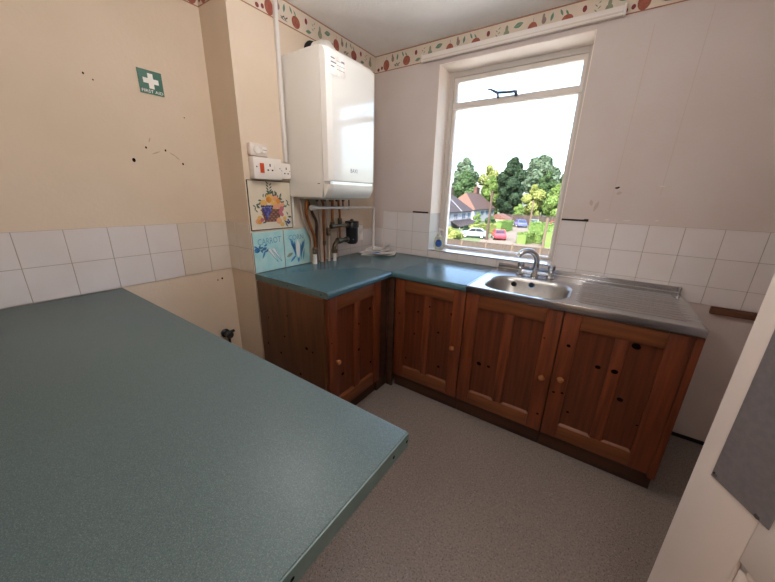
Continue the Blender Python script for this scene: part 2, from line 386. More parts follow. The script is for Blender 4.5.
s.tube([st(497.6, 92.5), st(498, 97.6, y0-.004)], .008, HANDLE, 8); s.tube([st(515.6, 91), st(516, 95.4, y0-.004)], .011, HANDLE, 8)
s.build('window_stay', win)
s = MB()
for z in (2.235,): s.box(WX0+fo-.006, WX0+fo+.004, y0-.006, y0+.012, z-.022, z+.022, FRAMED, .002)
s.build('hinge', win)

struct(MB().box(WX0-.06, WX1+.06, RD+.085, WT+.16, WZ0-.07, WZ0-.013, REVEAL, .006).build('trim_12'), 'added outer window sill bouncing light upwards')  # unseen outer sill, added to bounce daylight onto the soffit
# blind rail over the window
o = thing('blind_rail', (1.06, -.03, 2.36), 'long white plastic blind rail over the window', 'curtain rail')
b = MB(); b.box(.455, 1.664, -.034, -.003, 2.363, 2.405, WHITEP, .004); b.box(.455, 1.664, -.037, -.031, 2.371, 2.378, WHITED, .001); b.box(.46, 1.66, -.036, -.008, 2.358, 2.364, WHITED, .001); b.build('track', o)
for x in (.449, 1.662):
    b = MB(); b.box(x, x+.012, -.038, -.002, 2.357, 2.411, WHITEP, .003); b.build('end_cap', o)

# black strips left on the tile top either side of the window
tag(MB().box(.425, .572, -.013, -.0065, 1.277, 1.289, BLACKM, .002).build('rubber_strip'), 'short black strip on the tile edge left of the window', 'strip')
b = MB(); b.box(1.556, 1.70, -.013, -.0065, 1.2855, 1.296, BLACKM, .002); b.box(1.68, 1.706, -.016, -.0065, 1.2855, 1.30, BLACKM, .002)
tag(b.build('rubber_strip'), 'short black strip on the tile edge right of the window', 'strip')
tag(MB().box(2.372, 2.70, -.026, -.0005, .827, .866, BROWNW, .003).build('wooden_batten'), 'brown wooden batten fixed under the tiles by the door', 'batten')

# ------------------------------------------------------------------ worktops
ZW = .91; TH = .038
o = thing('worktop', (.6, -2.16, ZW-TH), 'large green speckled worktop in the foreground against the left wall', 'worktop')
EX, EY = 1.5117, -1.8748
b = MB(); b.box(-D+.0075, EX-.002, YF+.004, EY, ZW-TH, ZW, LAM, .004, 2); b.build('top', o)
b = MB(); b.box(EX-.002, EX+.001, YF+.006, EY-.002, ZW-TH+.001, ZW-.0015, EDGE); 
for y in (-1.885, -1.938, -2.20, -2.36): b.fr = frame((EX+.001, 0, 0), '+x'); b.flat(ell(y, ZW-.019, .004, .004, 8), .0005, KNOTM)
b.build('edge_strip', o, smooth=0)['label'] = 'pale green edging strip with nail holes'
for x, y in ((.62, -2.02), (.62, -2.40), (-.2, -2.40), (-.2, -2.02)):
    b = MB(); b.box(x-.03, x+.03, y-.03, y+.03, 0, ZW-TH, PINES, .003); b.build('leg', o)

LY, LX, WY = -1.2664, .6532, -.6548
o = thing('worktop', (.33, -.95, ZW-TH), 'green worktop tinted blue for reflected sky, below the boiler with a rounded front edge', 'worktop')
prof = [(.002, ZW-TH), (.002, ZW), (LX-.018, ZW)] + [(LX-.018+.018*math.sin(t), ZW-.018+.018*math.cos(t)) for t in (.3, .6, .9, 1.2, PI/2)] + [(LX, ZW-TH+.006), (LX-.006, ZW-TH)]
b = MB((Vector((0, LY+.001, 0)), Vector((1, 0, 0)), Vector((0, 0, 1)), Vector((0, 1, 0)))); b.prism(prof, 0, (-.6535)-(LY+.001), LAMB); b.build('top', o)
b = MB((Vector((0, LY-.0012, 0)), Vector((1, 0, 0)), Vector((0, 0, 1)), Vector((0, 1, 0)))); b.prism([(p[0], p[1]-.0008 if p[1] > ZW-.01 else p[1]) for p in prof], 0, .0022, EDGE)
b.fr = frame((0, LY-.0012, 0), '-y')
for x in (.32, .60): b.flat(ell(x, ZW-.02, .004, .004, 8), .0004, KNOTM)
b.build('edge_strip', o)['label'] = 'flat edging strip with nail holes'
X1 = 1.186
o = thing('worktop', (.6, -.33, ZW-TH), 'green worktop tinted blue for reflected sky, along the window wall, left of the sink', 'worktop')
prof = [(-.0075, ZW-TH), (-.0075, ZW), (WY+.018, ZW)] + [(WY+.018-.018*math.sin(t), ZW-.018+.018*math.cos(t)) for t in (.3, .6, .9, 1.2, PI/2)] + [(WY, ZW-TH+.006), (WY+.006, ZW-TH)]
b = MB((Vector((LX+.0008, 0, 0)), Vector((0, 1, 0)), Vector((0, 0, 1)), Vector((1, 0, 0)))); b.prism(prof, 0, X1-LX-.002, LAMB)
b.fr = WORLD; b.box(.002+.006, LX+.0008, -.6498, -.0075, ZW-TH, ZW, LAMB, .0006, 1)
b.build('top', o)

# ------------------------------------------------------------------ base cabinets
def knots(b, lst, n):
    for u, v, r in lst: b.flat(ell(u, v, r*1.25, r, 10, random.uniform(-.4, .4)), n, KNOTM)
def door(par, fr, u0, u1, v0, v1, knob, kn, muntin=None, label=None, sr=.076):
    """framed door with two sunk panels; u,v on the front plane, n outwards; returns the door part"""
    b = MB(fr); sw, rt, rb, mw, t0, t1 = .076, .082, .085, .052, -.021, 0
    mu = muntin or (u0+u1)/2
    b.box(u0, u0+sw, v0, v1, t0, t1, PINEV, .003); b.box(u1-sr, u1, v0, v1, t0, t1, PINEV, .003)
    b.box(u0+sw+.0005, u1-sr-.0005, v1-rt, v1, t0, t1-.0006, PINEX, .003); b.box(u0+sw+.0005, u1-sr-.0005, v0, v0+rb, t0, t1-.0006, PINEX, .003)
    b.box(mu-mw/2, mu+mw/2, v0+rb-.002, v1-rt+.002, t0, t1-.001, PINEV, .003)
    # sloping inner lip under each bottom rail
    for a, c in ((u0+sw, mu-mw/2), (mu+mw/2, u1-sr)):
        k = len(b.v); b.add([(a, v0+rb-.001, t1-.002), (c, v0+rb-.001, t1-.002), (c-.012, v0+rb+.014, t1-.014), (a+.012, v0+rb+.014, t1-.014)], [(0, 1, 2, 3)], PINEX)
    knots(b, [k for k in kn if k[3] == 0] and [k[:3] for k in kn if k[3] == 0], .0006)
    d = b.build('door', par)
    for i, (a, c) in enumerate(((u0+sw-.004, mu-mw/2+.004), (mu+mw/2-.004, u1-sr+.004))):
        p = MB(fr); p.box(a, c, v0+rb-.004, v1-rt+.004, t0+.002, t1-.012, PINEP)
        knots(p, [k[:3] for k in kn if k[3] == 1 and a < k[0] < c], t1-.0112)
        p.build('panel', d)
    O, U, V, N = fr
    kb = MB(fr); kb.lathe([(.007, 0), (.007, .008), (.013, .013), (.0165, .02), (.0155, .026), (.009, .030), (.001, .0312)], (knob[0], knob[1], 0), (0, 0, 1), KNOB, 16)
    kb.build('knob', d)
    return d
def carcass(par, fr, u0, u1, depth, side_lo=None, top=ZW-TH-.001, recess=.045, ends=(0, 0)):
    b = MB(fr); t = .017; f = -.0225
    b.box(u0, u0+t, .115 if not ends[0] else .115, top, -depth, f, PINES); b.box(u1-t, u1, .115, top, -depth, f, PINES)
    b.box(u0+t, u1-t, .115, .115+t, -depth, f, PINES); b.box(u0+t, u1-t, .115+t, top, -depth, -depth+.006, PINES)
    if not ends[0]: b.box(u0+t, u1-t, top-.05, top, f-.018, f, PINES)
    b.build('carcass', par)
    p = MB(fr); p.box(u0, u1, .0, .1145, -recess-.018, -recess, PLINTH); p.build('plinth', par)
# A: under the boiler, door faces the room
frA = frame((LX-.012, 0, 0), '+x')
o = thing('base_cabinet', (.33, -1.0, 0), 'pine base cabinet below the boiler with its side panel showing', 'cabinet')
door(o, frA, LY+.004, -.765, .115, .868, (-1.206, .47), [(-.87, .70, .011, 1), (-1.155, .36, .010, 0), (-1.0, .64, .006, 0), (-1.0, .46, .008, 0), (-1.24, .60, .004, 0), (-1.18, .18, .006, 0), (-.86, .30, .008, 1)])
carcass(o, frA, LY+.002, -.765, .62)
b = MB(frame((0, LY, 0), '-y')); b.box(.03, LX-.034, 0.0, ZW-TH-.001, -.0005, .012, PINES, .001)
knots(b, [(.27, .55, .006), (.31, .70, .005), (.47, .53, .010), (.52, .52, .006), (.22, .42, .007), (.40, .33, .008), (.12, .64, .004), (.09, .45, .006)], .0126)
b.build('side_panel', o)
# corner post; its dark wood and second leg paint in the recess shade
tag(MB().box(.585, .612, -.760, -.6405, .0, ZW-TH-.001, PLINTH, .002).box(.612, .666, -.6405, -.622, .0, ZW-TH-.001, PLINTH, .002).build('corner_post'), 'pine filler post, darkened for recess shade, in the corner between cabinets', 'filler post')
frB = frame((0, WY+.012, 0), '-y')
def cab(x0, x1, label, dx0, dx1, kx, kz, kn, mu=None, srx=.076):
    o = thing('base_cabinet', ((x0+x1)/2, -.33, 0), label, 'cabinet', None)
    door(o, frB, dx0, dx1, .118, .868, (kx, kz), kn, mu, None, srx); carcass(o, frB, x0, x1, .60, ends=(x0 > 1, 0))
    return o
cab(.668, 1.184, 'pine base cabinet in the corner, left of the sink', .680, 1.183, 1.135, .484, [(.86, .66, .006, 1), (.84, .49, .006, 1), (1.02, .55, .007, 1), (1.10, .70, .007, 1), (.72, .62, .006, 0), (.95, .72, .006, 0), (1.04, .30, .008, 1), (.78, .28, .006, 1)])
cab(1.187, 1.7075, 'pine base cabinet directly under the sink bowl', 1.190, 1.705, 1.665, .472, [(1.31, .42, .012, 1), (1.37, .42, .008, 1), (1.285, .80, .006, 1), (1.68, .23, .006, 0), (1.64, .70, .004, 0)])
o = cab(1.710, 2.232, 'pine base cabinet under the drainer with many dark knots', 1.712, 2.203, 1.754, .495, [(1.757, .69, .008, 0), (1.90, .61, .010, 1), (1.968, .615, .012, 0), (2.022, .765, .015, 1), (2.02, .47, .011, 1), (1.735, .40, .006, 0), (1.775, .41, .006, 0), (1.82, .30, .006, 1), (2.11, .36, .004, 1)], 1.966, .085)
b = MB(); b.box(2.2045, 2.2325, -.644, -.02, .10, ZW-TH-.001, PINEV, .002); b.build('side_panel', o)

# ------------------------------------------------------------------ sink
SX0, SX1, SZ = 1.187, 2.230, .914
sink = thing('kitchen_sink', (1.7, -.33, .75), 'stainless steel inset sink with bowl and ribbed drainer', 'sink')
hx0, hx1, hy0, hy1 = 1.246, 1.708, -.626, -.235
hole = rrect(hx0, hx1, hy0, hy1, .125, 8)
b = MB()
bmx = bmesh.new()
ov = [bmx.verts.new((x, y, SZ)) for x, y in ((SX0, WY), (1.725, WY), (1.725, -.022), (SX0, -.022))]
hv = [bmx.verts.new((x, y, SZ)) for x, y in hole]
es = [bmx.edges.new((ov[i], ov[(i+1) % 4])) for i in range(4)]+[bmx.edges.new((hv[i], hv[(i+1) % len(hv)])) for i in range(len(hv))]
bmesh.ops.triangle_fill(bmx, edges=es, use_beauty=True)
b.bm(bmx, STEEL)
# front roll, left roll, right roll
b.box(SX0, SX1, WY-.003, WY+.006, SZ-.038, SZ+.0015, STEEL, .004); b.box(SX0-.0, SX0+.008, WY, -.022, SZ-.004, SZ+.003, STEEL, .002)
b.box(SX1-.010, SX1, WY, -.03, SZ-.038, SZ+.0015, STEEL, .004)
b.build('deck', sink)
# ribbed drainer
d = MB(); ys = []; n = 160
for i in range(n+1):
    y = WY+.004+(-.022-WY-.004)*i/n
    k = (y+.60)/.045
    rib = .006*max(0, math.cos(2*PI*k))**2 if -.59 < y < -.10 else 0
    ys.append((y, rib))
vs = []; fs = []
for i, (y, rb_) in enumerate(ys): vs += [(1.725, y, SZ), (1.745, y, SZ), (1.765, y, SZ-.004+rb_), (2.17, y, SZ-.002+rb_), (2.195, y, SZ), (SX1-.005, y, SZ)]
for i in range(n):
    for k in range(5): fs.append((i*6+k, i*6+k+1, i*6+k+7, i*6+k+6))
d.add(vs, fs, STEEL); d.build('drainer', sink, smooth=60)
# bowl
w = MB(); loops = []
for ins, dz in ((-.004, .001), (0, 0), (.008, -.006), (.014, -.03), (.028, -.12), (.045, -.145), (.07, -.155)):
    loops.append([(x, y, SZ+dz) for x, y in rrect(hx0+ins, hx1-ins, hy0+ins, hy1-ins, .125-ins*.6, 8)])
k = len(loops[0]); vs = [p for l in loops for p in l]; fs = []
for i in range(len(loops)-1):
    for j in range(k): fs.append((i*k+j, i*k+(j+1) % k, (i+1)*k+(j+1) % k, (i+1)*k+j))
fs.append(tuple((len(loops)-1)*k+j for j in range(k)))
w.add(vs, fs, STEELD); w.build('bowl', sink, smooth=50)
ox = [on('y', hy1-.014, 513.8, 284), on('y', hy1-.014, 531.5, 285)]
for p in ox:
    h = MB(); h.lathe([(.021, -.004), (.0215, .0), (.020, .003), (.015, .002)], (p.x, hy1-.017, min(p.z, SZ-.035)), (0, -1, 0), CHROME, 18); h.lathe([(.0155, 0), (.0155, .0042)], (p.x, hy1-.017, min(p.z, SZ-.035)), (0, -1, 0), BLACK, 18)
    h.build('overflow', sink)
h = MB(); h.lathe([(.035, 0), (.035, .003), (.028, .002)], (1.48, -.42, SZ-.156), (0, 0, 1), CHROME, 20); h.lathe([(.02, .002), (.02, .0035)], (1.48, -.42, SZ-.156), (0, 0, 1), BLACK, 16); h.build('plug_hole', sink)
u = MB(); u.box(SX0+.01, 2.227, -.022, -.0075, SZ-.002, .951, STEEL, .003); u.box(SX0+.01, 2.227, -.030, -.020, SZ-.004, SZ+.010, STEEL, .003); u.box(2.216, 2.228, -.034, -.0075, SZ-.002, .953, STEEL, .003); u.build('upstand', sink)
# tap
TX, TY = 1.470, -.14
tap = thing('mixer_tap', (TX, TY, SZ+.0015), 'chrome mixer tap with curved spout behind the sink bowl', 'tap')
b = MB(); b.tube([(TX-.10, TY, SZ+.022), (TX+.10, TY, SZ+.022)], .013, CHROME, 12); b.lathe([(.026, .0015), (.026, .006), (.02, .02), (.018, .045), (.016, .055)], (TX, TY, SZ), (0, 0, 1), CHROME, 18); b.build('body', tap)
tip = on('z', 1.048, 518.2, 256); base = Vector((TX, TY, 0)); dv = Vector((tip.x-TX, tip.y-TY, 0)); R_ = dv.length/2
dv.normalize(); pts = [(TX, TY, SZ+.045), (TX, TY, .985), (TX, TY, 1.012)]
R_ = R_*1.06
for k in range(1, 12):
    t = PI*.84*k/11; q = base+dv*(R_-R_*math.cos(t)); pts.append((q.x, q.y, 1.012+R_*1.08*math.sin(t)))
b = MB(); b.tube(pts, [.019, .0185, .018]+[.0175]*10+[.018], CHROME, 14); b.build('spout', tap)
for sx in (-1, 1):
    x = TX+sx*.095; b = MB(); b.lathe([(.025, .0015), (.025, .006), (.018, .014), (.016, .035), (.014, .042), (.016, .048), (.022, .062), (.023, .085), (.018, .092), (.001, .093)], (x, TY, SZ), (0, 0, 1), CHROME, 14)
    b.build('tap_head', tap)

# soap bottle on the sill
sp = on('y', .02, 437.8, 245); sx, sy = sp.x, .036
o = thing('soap_bottle', (sx, sy, WZ0), 'clear pump soap bottle with blue label on the window sill', 'soap bottle')
b = MB(); k = 18; loops = []
for r_, zz in ((.036, 0), (.043, .006), (.045, .05), (.043, .085), (.034, .108), (.016, .118), (.013, .128)): loops.append((r_, zz))
vs = []; fs = []
for r_, zz in loops: vs += [(sx+r_*math.cos(2*PI*j/k), sy+r_*.62*math.sin(2*PI*j/k), WZ0+.0005+zz) for j in range(k)]
for i in range(len(loops)-1):
    for j in range(k): fs.append((i*k+j, i*k+(j+1) % k, (i+1)*k+(j+1) % k, (i+1)*k+j))
fs += [tuple(range(k))[::-1], tuple((len(loops)-1)*k+j for j in range(k))]
b.add(vs, fs, SOAPG); b.build('bottle_body', o)
lb = MB(); lv = []; fs = []
for j in range(13):
    a = -PI/2+.25+(j-6)*.11; hh = .027*math.sqrt(max(0, 1-((j-6)/6.3)**2))
    for s_ in (-1, 1): lv.append((sx+.0458*math.cos(a), sy+.0458*.635*math.sin(a)-.0012, WZ0+.055+(s_*hh if s_ < 0 else hh*1.35)))
lb.add(lv, [(2*j, 2*j+2, 2*j+3, 2*j+1) for j in range(12)], SOAPL)
lb.build('bottle_label', o)
b = MB(); b.lathe([(.014, .128), (.014, .142), (.006, .144), (.006, .168)], (sx, sy, WZ0), (0, 0, 1), WHITEP, 14); b.tube([(sx-.006, sy+.004, WZ0+.172), (sx+.02, sy-.006, WZ0+.172), (sx+.045, sy-.016, WZ0+.166)], [.008, .007, .005], WHITEP, 8); b.build('pump', o)

# ------------------------------------------------------------------ boiler
bo = thing('wall_boiler', (.16, -.70, 1.385), 'white gas boiler with glossy front hung on the chimney breast', 'boiler')
BY0, BY1, BFX = -.950, -.500, .390
b = MB((Vector((0, BY0, 0)), Vector((1, 0, 0)), Vector((0, 0, 1)), Vector((0, 1, 0))))
b.prism([(.002, 1.388), (.30, 1.388), (.325, 1.46), (.325, 2.197), (.002, 2.197)], 0, BY1-BY0, WHITES, .004)
b.build('casing', bo)
b = MB(); vs = []; W_ = BY1-BY0; n = 16
prof2 = []
for i in range(n+1):                     # plan of the bowed cover: y and x
    t = i/n; e = min(t, 1-t)*W_; rr = .018
    x = BFX-.004+.004*math.sin(PI*t)
    if e < rr: x -= (rr-math.sqrt(max(0, rr*rr-(rr-e)**2)))
    prof2.append((BY0+W_*t, x))
def cover(z0, z1, m_, name, lip=0, curve=False):
    c = MB(); zz = [z0, z0+.005, (z0+z1)/2]+[z1-.06*(1-math.sin(a*PI/16)) for a in range(9)] if not curve else [z0+(z1-z0)*k/8 for k in range(9)]
    vs = []; fs = []; L_ = len(prof2)
    for k, z in enumerate(zz):
        for y, x in prof2:
            if curve: t = (z1-z)/(z1-z0); x = x-.042*t**2.2-.004
            else: h_ = max(0, .06-(z1-z)); x = x-(.004 if k == 0 else 0)-(.06-math.sqrt(max(0, .0036-h_*h_)))*.98
            vs.append((x, y, z))
    for z in zz: vs.append((.325, BY0+.001, z))
    for z in zz: vs.append((.325, BY1-.001, z))
    nz = len(zz)
    for k in range(nz-1):
        for j in range(L_-1): fs.append((k*L_+j, k*L_+j+1, (k+1)*L_+j+1, (k+1)*L_+j))
        fs.append((nz*L_+k, k*L_, (k+1)*L_, nz*L_+k+1)); fs.append((k*L_+L_-1, nz*L_+nz+k, nz*L_+nz+k+1, (k+1)*L_+L_-1))
    fs.append(tuple([j for j in range(L_)]+[nz*L_+nz, nz*L_])[::-1]); fs.append(tuple([(nz-1)*L_+j for j in range(L_)]+[nz*L_+2*nz-1, nz*L_+nz-1]))
    c.add(vs, fs, m_); return c.build(name, bo, smooth=28)
fc = cover(1.487, 2.196, WHITEM, 'front_cover')
flap = cover(1.389, 1.470, WHITES, 'control_flap', curve=True)
flap['label'] = 'curved lower flap'
b = MB(); b.box(.28, BFX-.022, BY0+.012, BY1-.012, 1.466, 1.491, CHROME); b.box(.275, .293, BY0-.003, BY0+.01, 1.470, 1.474, BLACK); b.build('trim_strip', bo)
b = MB(frame((BFX+.0006, 0, 0), '+x'))
q0 = on('x', BFX, 329.6, 64); q1 = on('x', BFX, 345.5, 70); qt = on('x', BFX, 345.5, 60.5).z; qb = on('x', BFX, 345.5, 80).z; sw_ = q1.y-q0.y
b.flat(rrect(q0.y, q1.y, qb, qt, .003, 2), 0, PAPER)
for k, wd in enumerate((.25, .34, .22)):
    z = qt-.022-.02*k; x0 = q0.y+.06*sw_
    b.flat([(x0, z), (x0+wd*sw_, z), (x0+wd*sw_, z+.006), (x0, z+.006)], .0005, INK); b.flat([(q0.y+.42*sw_, z-.003), (q0.y+.94*sw_, z-.003), (q0.y+.94*sw_, z-.001), (q0.y+.42*sw_, z-.001)], .0005, INK)
b.flat([(q0.y+.72*sw_, qt-.022), (q0.y+.92*sw_, qt-.022), (q0.y+.92*sw_, qt-.015), (q0.y+.72*sw_, qt-.015)], .0005, INK)
b.build('sticker', fc, smooth=None)
qa = on('x', BFX, 354, 171.3)
b = MB(frame((BFX+.0006, 0, 0), '+x')); text_into(b, 'BAXI', qa.y, qa.z, .034, 0, INK, width=.066); b.build('badge', fc, smooth=None)
b = MB(); 
b.lathe([(.052, 0), (.052, .03), (.056, .036), (.055, .05)], (.15, -.70, 2.197), (0, 0, 1), WHITES, 24)
b.tube([(.15, -.70, 2.235), (.147, -.70, 2.258), (.13, -.70, 2.278), (.10, -.70, 2.286), (.05, -.70, 2.286)], [.055, .056, .056, .054, .054], WHITES, 20)
b.build('flue_elbow', bo)
b = MB(); b.lathe([(.066, 0), (.068, .012), (.06, .026), (.055, .030)], (.0005, -.70, 2.286), (1, 0, 0), BLACKM, 20); b.build('flue_seal', bo)['label'] = 'dark rubber seal on the wall'
b = MB()
for y in (-.80, -.73, -.60, -.53, -.67): b.lathe([(.012, 0), (.012, .022), (.009, .03)], (.10, y, 1.3875), (0, 0, -1), BRASSD, 12)
b.box(.02, .20, -.90, -.50, 1.374, 1.3875, FRAMED, .003); b.build('connection_bracket', bo)

# ------------------------------------------------------------------ pipes below the boiler
def py(u, v, x=.07): p = on('x', x, u, v); return (p.x, p.y, p.z)
def smooth_path(pts, k=4):
    pts = [Vector(p) for p in pts]; P = [pts[0]]+pts+[pts[-1]]; out = []
    for i in range(1, len(P)-2):
        for j in range(k):
            t = j/k; a, b_, c, d_ = P[i-1], P[i], P[i+1], P[i+2]
            out.append(.5*((2*b_)+(c-a)*t+(2*a-5*b_+4*c-d_)*t*t+(3*b_-a-3*c+d_)*t**3))
    return out+[pts[-1]]
GP = 'pipes under the boiler'
def pipe(pts, r, m_, label, fits=(), name='copper_pipe', tail=None):
    o = thing(name, pts[-1], label, 'pipe', GP)
    MB().tube(smooth_path(pts), r, m_, 12).build('pipe_run', o)
    for (p, r2, h, mm) in fits: MB().lathe([(r2*.8, 0), (r2, h*.12), (r2, h*.4), (r2*.85, h*.5), (r2, h*.6), (r2, h*.88), (r2*.8, h)], (p[0], p[1], p[2]-h/2), (0, 0, 1), mm, 10).build('fitting', o)
    if tail: MB().tube([tail[0], (tail[0][0], tail[0][1], ZW+.0005)], tail[1], tail[2], 12).build('floor_sleeve', o)
ZT = 1.372
def down(pts, zb=ZW+.0008): return pts+[(pts[-1][0], pts[-1][1], zb)]
A = [(.07, -.862, ZT), py(306.2, 207.8), py(307, 217), py(311, 228), py(314, 236), py(315, 246)]
pipe(down(A), .011, COPPER, 'bright copper pipe with a long bend, leftmost under the boiler', [(py(315, 251), .017, .05, BRASSD)], tail=(py(315, 254), .0145, PVC))
A0 = [(.045, -.905, ZT), py(301.5, 208, .045), py(303, 219, .045), py(308, 231, .045), py(312, 239, .045)]
pipe(down(A0), .009, PAINTPIPE, 'pale painted pipe bending behind the leftmost copper one', name='painted_pipe')
c_ = [py(292.5, 186, .01), py(293, 205, .01), py(294, 226, .01)]
pipe(c_, .006, PVC, 'thin white cable beside the fruit tile', name='white_cable')
A2 = [(.05, -.845, ZT), py(309, 205, .05), py(312.8, 214, .05), py(316.4, 222, .05), py(316.6, 232, .05), py(316.6, 245, .05)]
pipe(down(A2), .0105, COPDK, 'dull copper pipe curving beside the leftmost bright one')
pipe(down([(.05, -.745, ZT), py(320, 212, .05)]), .016, PAINTPIPE, 'straight cream-painted pipe in the middle of the group', name='painted_pipe')
A3 = [(.07, -.73, ZT), py(323.3, 205), py(323.6, 222), py(324.2, 240)]
pipe(down(A3), .009, COPPER, 'thin straight copper pipe right of the cream-painted one', [(py(324.3, 243), .013, .03, BRASSD)], tail=(py(324.4, 245), .009, PVC))
A4 = [(.07, -.70, ZT), py(325.6, 208), py(327.2, 220), py(328.4, 230)]
pipe(down(A4), .012, PAINTPIPE, 'grey pipe with a dark coupling near the filter', [(py(328.5, 231.5), .018, .06, BRASSD)], name='painted_pipe')
pA = py(332.6, 226, .10)
pipe([(.10, -.645, ZT), py(332.2, 206, .10), py(332.4, 218, .10), pA], .0105, COPPER, 'copper pipe dropping to the upper port of the filter', [(py(332.5, 224, .10), .017, .035, BRASSD)])
pB = py(340, 238, .10)
pipe([(.10, -.58, ZT), py(338.6, 205, .10), py(339.8, 214, .10), (.10, pB[1], py(340, 232, .10)[2]), pB], .009, COPPER, 'thin copper pipe with isolating valve beside the filter', [(py(340, 221, .10), .018, .045, BRASSD)])
# black magnetic filter
fy, fx = -.425, .10
f1 = py(352, 221, .10); f2 = py(352, 243.5, .10); zt_, zb_ = f1[2], f2[2]+.0; fy = (f1[1]+f2[1])/2
o = thing('pipe_filter', (fx, fy, zb_), 'black cylindrical inline filter between the pipes and the corner', 'filter')
MB().lathe([(.034, 0), (.046, .012), (.050, .03), (.050, zt_-zb_-.05), (.056, zt_-zb_-.048), (.056, zt_-zb_-.006), (.052, zt_-zb_)], (fx, fy, zb_), (0, 0, 1), BLACK, 24).build('canister', o)
MB().lathe([(.016, 0), (.014, .012), (.005, .018)], (fx, fy, zt_), (0, 0, 1), BRASSD, 12).build('bleed_cap', o)
pa = py(337, 226.8, .10); b = MB(); b.tube([(fx, pA[1], pA[2]-.002), (fx, fy-.04, pA[2]-.002)], .014, BRASSD, 12); b.lathe([(.02, 0), (.02, .022)], (fx, fy-.075, pA[2]-.002), (0, 1, 0), BRASSD, 8); b.lathe([(.019, 0), (.019, .03)], (fx, pA[1]-.016, pA[2]-.002), (0, 1, 0), BRASSD, 8); b.build('upper_elbow', o)
lz = py(346, 239.5, .10)[2]; py_ = py(334.5, 248, .10)
b = MB(); b.tube(smooth_path([(fx, fy-.04, lz), (fx, pB[1]+.02, lz), (fx, py_[1]+.03, lz-.004), (fx, py_[1], lz-.04), (fx, py_[1], lz-.09)]), .016, BRASSD, 12)
b.lathe([(.022, 0), (.022, .03)], (fx, fy-.08, lz), (0, 1, 0), BRASSD, 8); b.lathe([(.024, 0), (.026, .02), (.022, .045)], (fx, pB[1]-.03, lz), (0, 1, 0), BRASSD, 10); b.lathe([(.022, 0), (.022, .03)], (fx, py_[1], lz-.09), (0, 0, 1), BRASSD, 8)
b.lathe([(.012, 0), (.014, .02), (.006, .03)], (fx+.012, fy-.02, lz), (1, -.2, 0), CHROME, 10)
b.build('lower_valve', o)
MB().tube([(fx, py_[1], lz-.09), (fx, py_[1], ZW+.0006)], .013, PVC, 12).build('floor_sleeve', o)
b = MB(); b.box(.03, .034, py(357, 235, .03)[1], py(362.5, 235, .03)[1], 1.025, 1.155, PAPER, .001); tag(b.build('paper_tag'), 'white paper tag hanging behind the black filter', 'tag')
# white waste pipe with elbow
hx = .125; e1 = py(312.5, 207, hx); e2 = py(373.4, 209.8, hx); zc_ = (e1[2]+e2[2])/2
o = thing('waste_pipe', (hx, e2[1], ZW), 'white plastic pipe running level under the boiler then down to the worktop', 'pipe')
MB().tube([(hx, e1[1], zc_+.012), (hx, e2[1], zc_), (hx, e2[1]+.003, zc_-.004), (hx, e2[1]+.003, ZW+.0006)], .0105, PVC, 12).build('pipe_run', o)
MB().lathe([(.017, 0), (.018, .004), (.018, .03), (.012, .035)], (hx, e1[1]-.015, zc_+.012), (0, 1, 0), PVC, 14).build('end_socket', o)
for u_ in (343, 349): 
    p = py(u_, 206, hx); b = MB(); b.tube([(hx, p[1], ZT+.002), (hx, p[1], zc_+.005)], .005, COPDK, 8); b.lathe([(.014, -.012), (.014, .012)], (hx, p[1], zc_+.004), (0, 1, 0), WHITED, 10); b.build('drain_stub', o)

# vertical white trunking beside the boiler
y_ = -.975
b = MB(); b.box(.0005, .022, y_-.011, y_+.011, 1.60, ZC-.001, PVC, .003); b.box(.02, .024, y_-.008, y_-.004, 1.60, ZC-.001, PVC); tag(b.build('cable_trunking'), 'narrow white vertical trunking on the wall left of the boiler', 'trunking')

# ------------------------------------------------------------------ sockets and thermostat
o = thing('cooker_switch', (.0, -1.13, 1.488), 'white cooker switch box with red rocker and socket above the fruit tile', 'socket')
b = MB(); b.box(.0005, .042, -1.232, -1.040, 1.488, 1.610, WHITEP, .004); b.build('back_box', o)
b = MB(frame((.0425, 0, 0), '+x')); b.box(-1.232, -1.040, 1.488, 1.610, 0, .006, WHITEP, .002)
def pins(b, lst, n):
    for uu, vv, w_, h_ in lst: b.flat([(uu-w_, vv-h_), (uu+w_, vv-h_), (uu+w_, vv+h_), (uu-w_, vv+h_)], n, KNOTM)
b.flat(ell(-1.213, 1.555, .0045, .0045, 8), .0064, KNOTM); b.flat(ell(-1.052, 1.555, .0035, .0035, 8), .0064, KNOTM)
pins(b, ((-1.122, 1.569, .004, .008), (-1.137, 1.541, .006, .004), (-1.107, 1.541, .006, .004)), .0064)
b.build('face_plate', o)
b = MB(frame((.0485, 0, 0), '+x')); b.box(-1.192, -1.166, 1.522, 1.577, 0, .006, RED, .002); b.build('rocker_switch', o)['label'] = 'orange-red rocker'
b = MB(frame((.0485, 0, 0), '+x')); b.box(-1.094, -1.077, 1.543, 1.572, 0, .005, WHITEP, .002); b.build('socket_switch', o)
o = thing('wall_socket', (.0, -.985, 1.495), 'small white single socket between cooker switch and boiler', 'socket')
b = MB(); b.box(.0005, .034, -1.038, -.957, 1.498, 1.590, WHITEP, .004)
b.fr = frame((.034, 0, 0), '+x'); pins(b, ((-.993, 1.560, .0035, .007), (-1.006, 1.530, .005, .0035), (-.980, 1.530, .005, .0035)), .0005)
for uu in (-1.029, -.965): b.flat(ell(uu, 1.545, .003, .003, 8), .0005, KNOTM)
b.build('face_plate', o)
o = thing('room_thermostat', (.0, -1.175, 1.615), 'white room thermostat dial above the cooker switch', 'thermostat')
b = MB(); b.box(.0005, .034, -1.236, -1.118, 1.615, 1.684, WHITED, .006); b.build('case', o)
b = MB(); b.lathe([(.026, 0), (.026, .006), (.022, .009), (.020, .006)], (.034, -1.190, 1.65), (1, 0, 0), WHITEP, 20); b.build('dial', o)
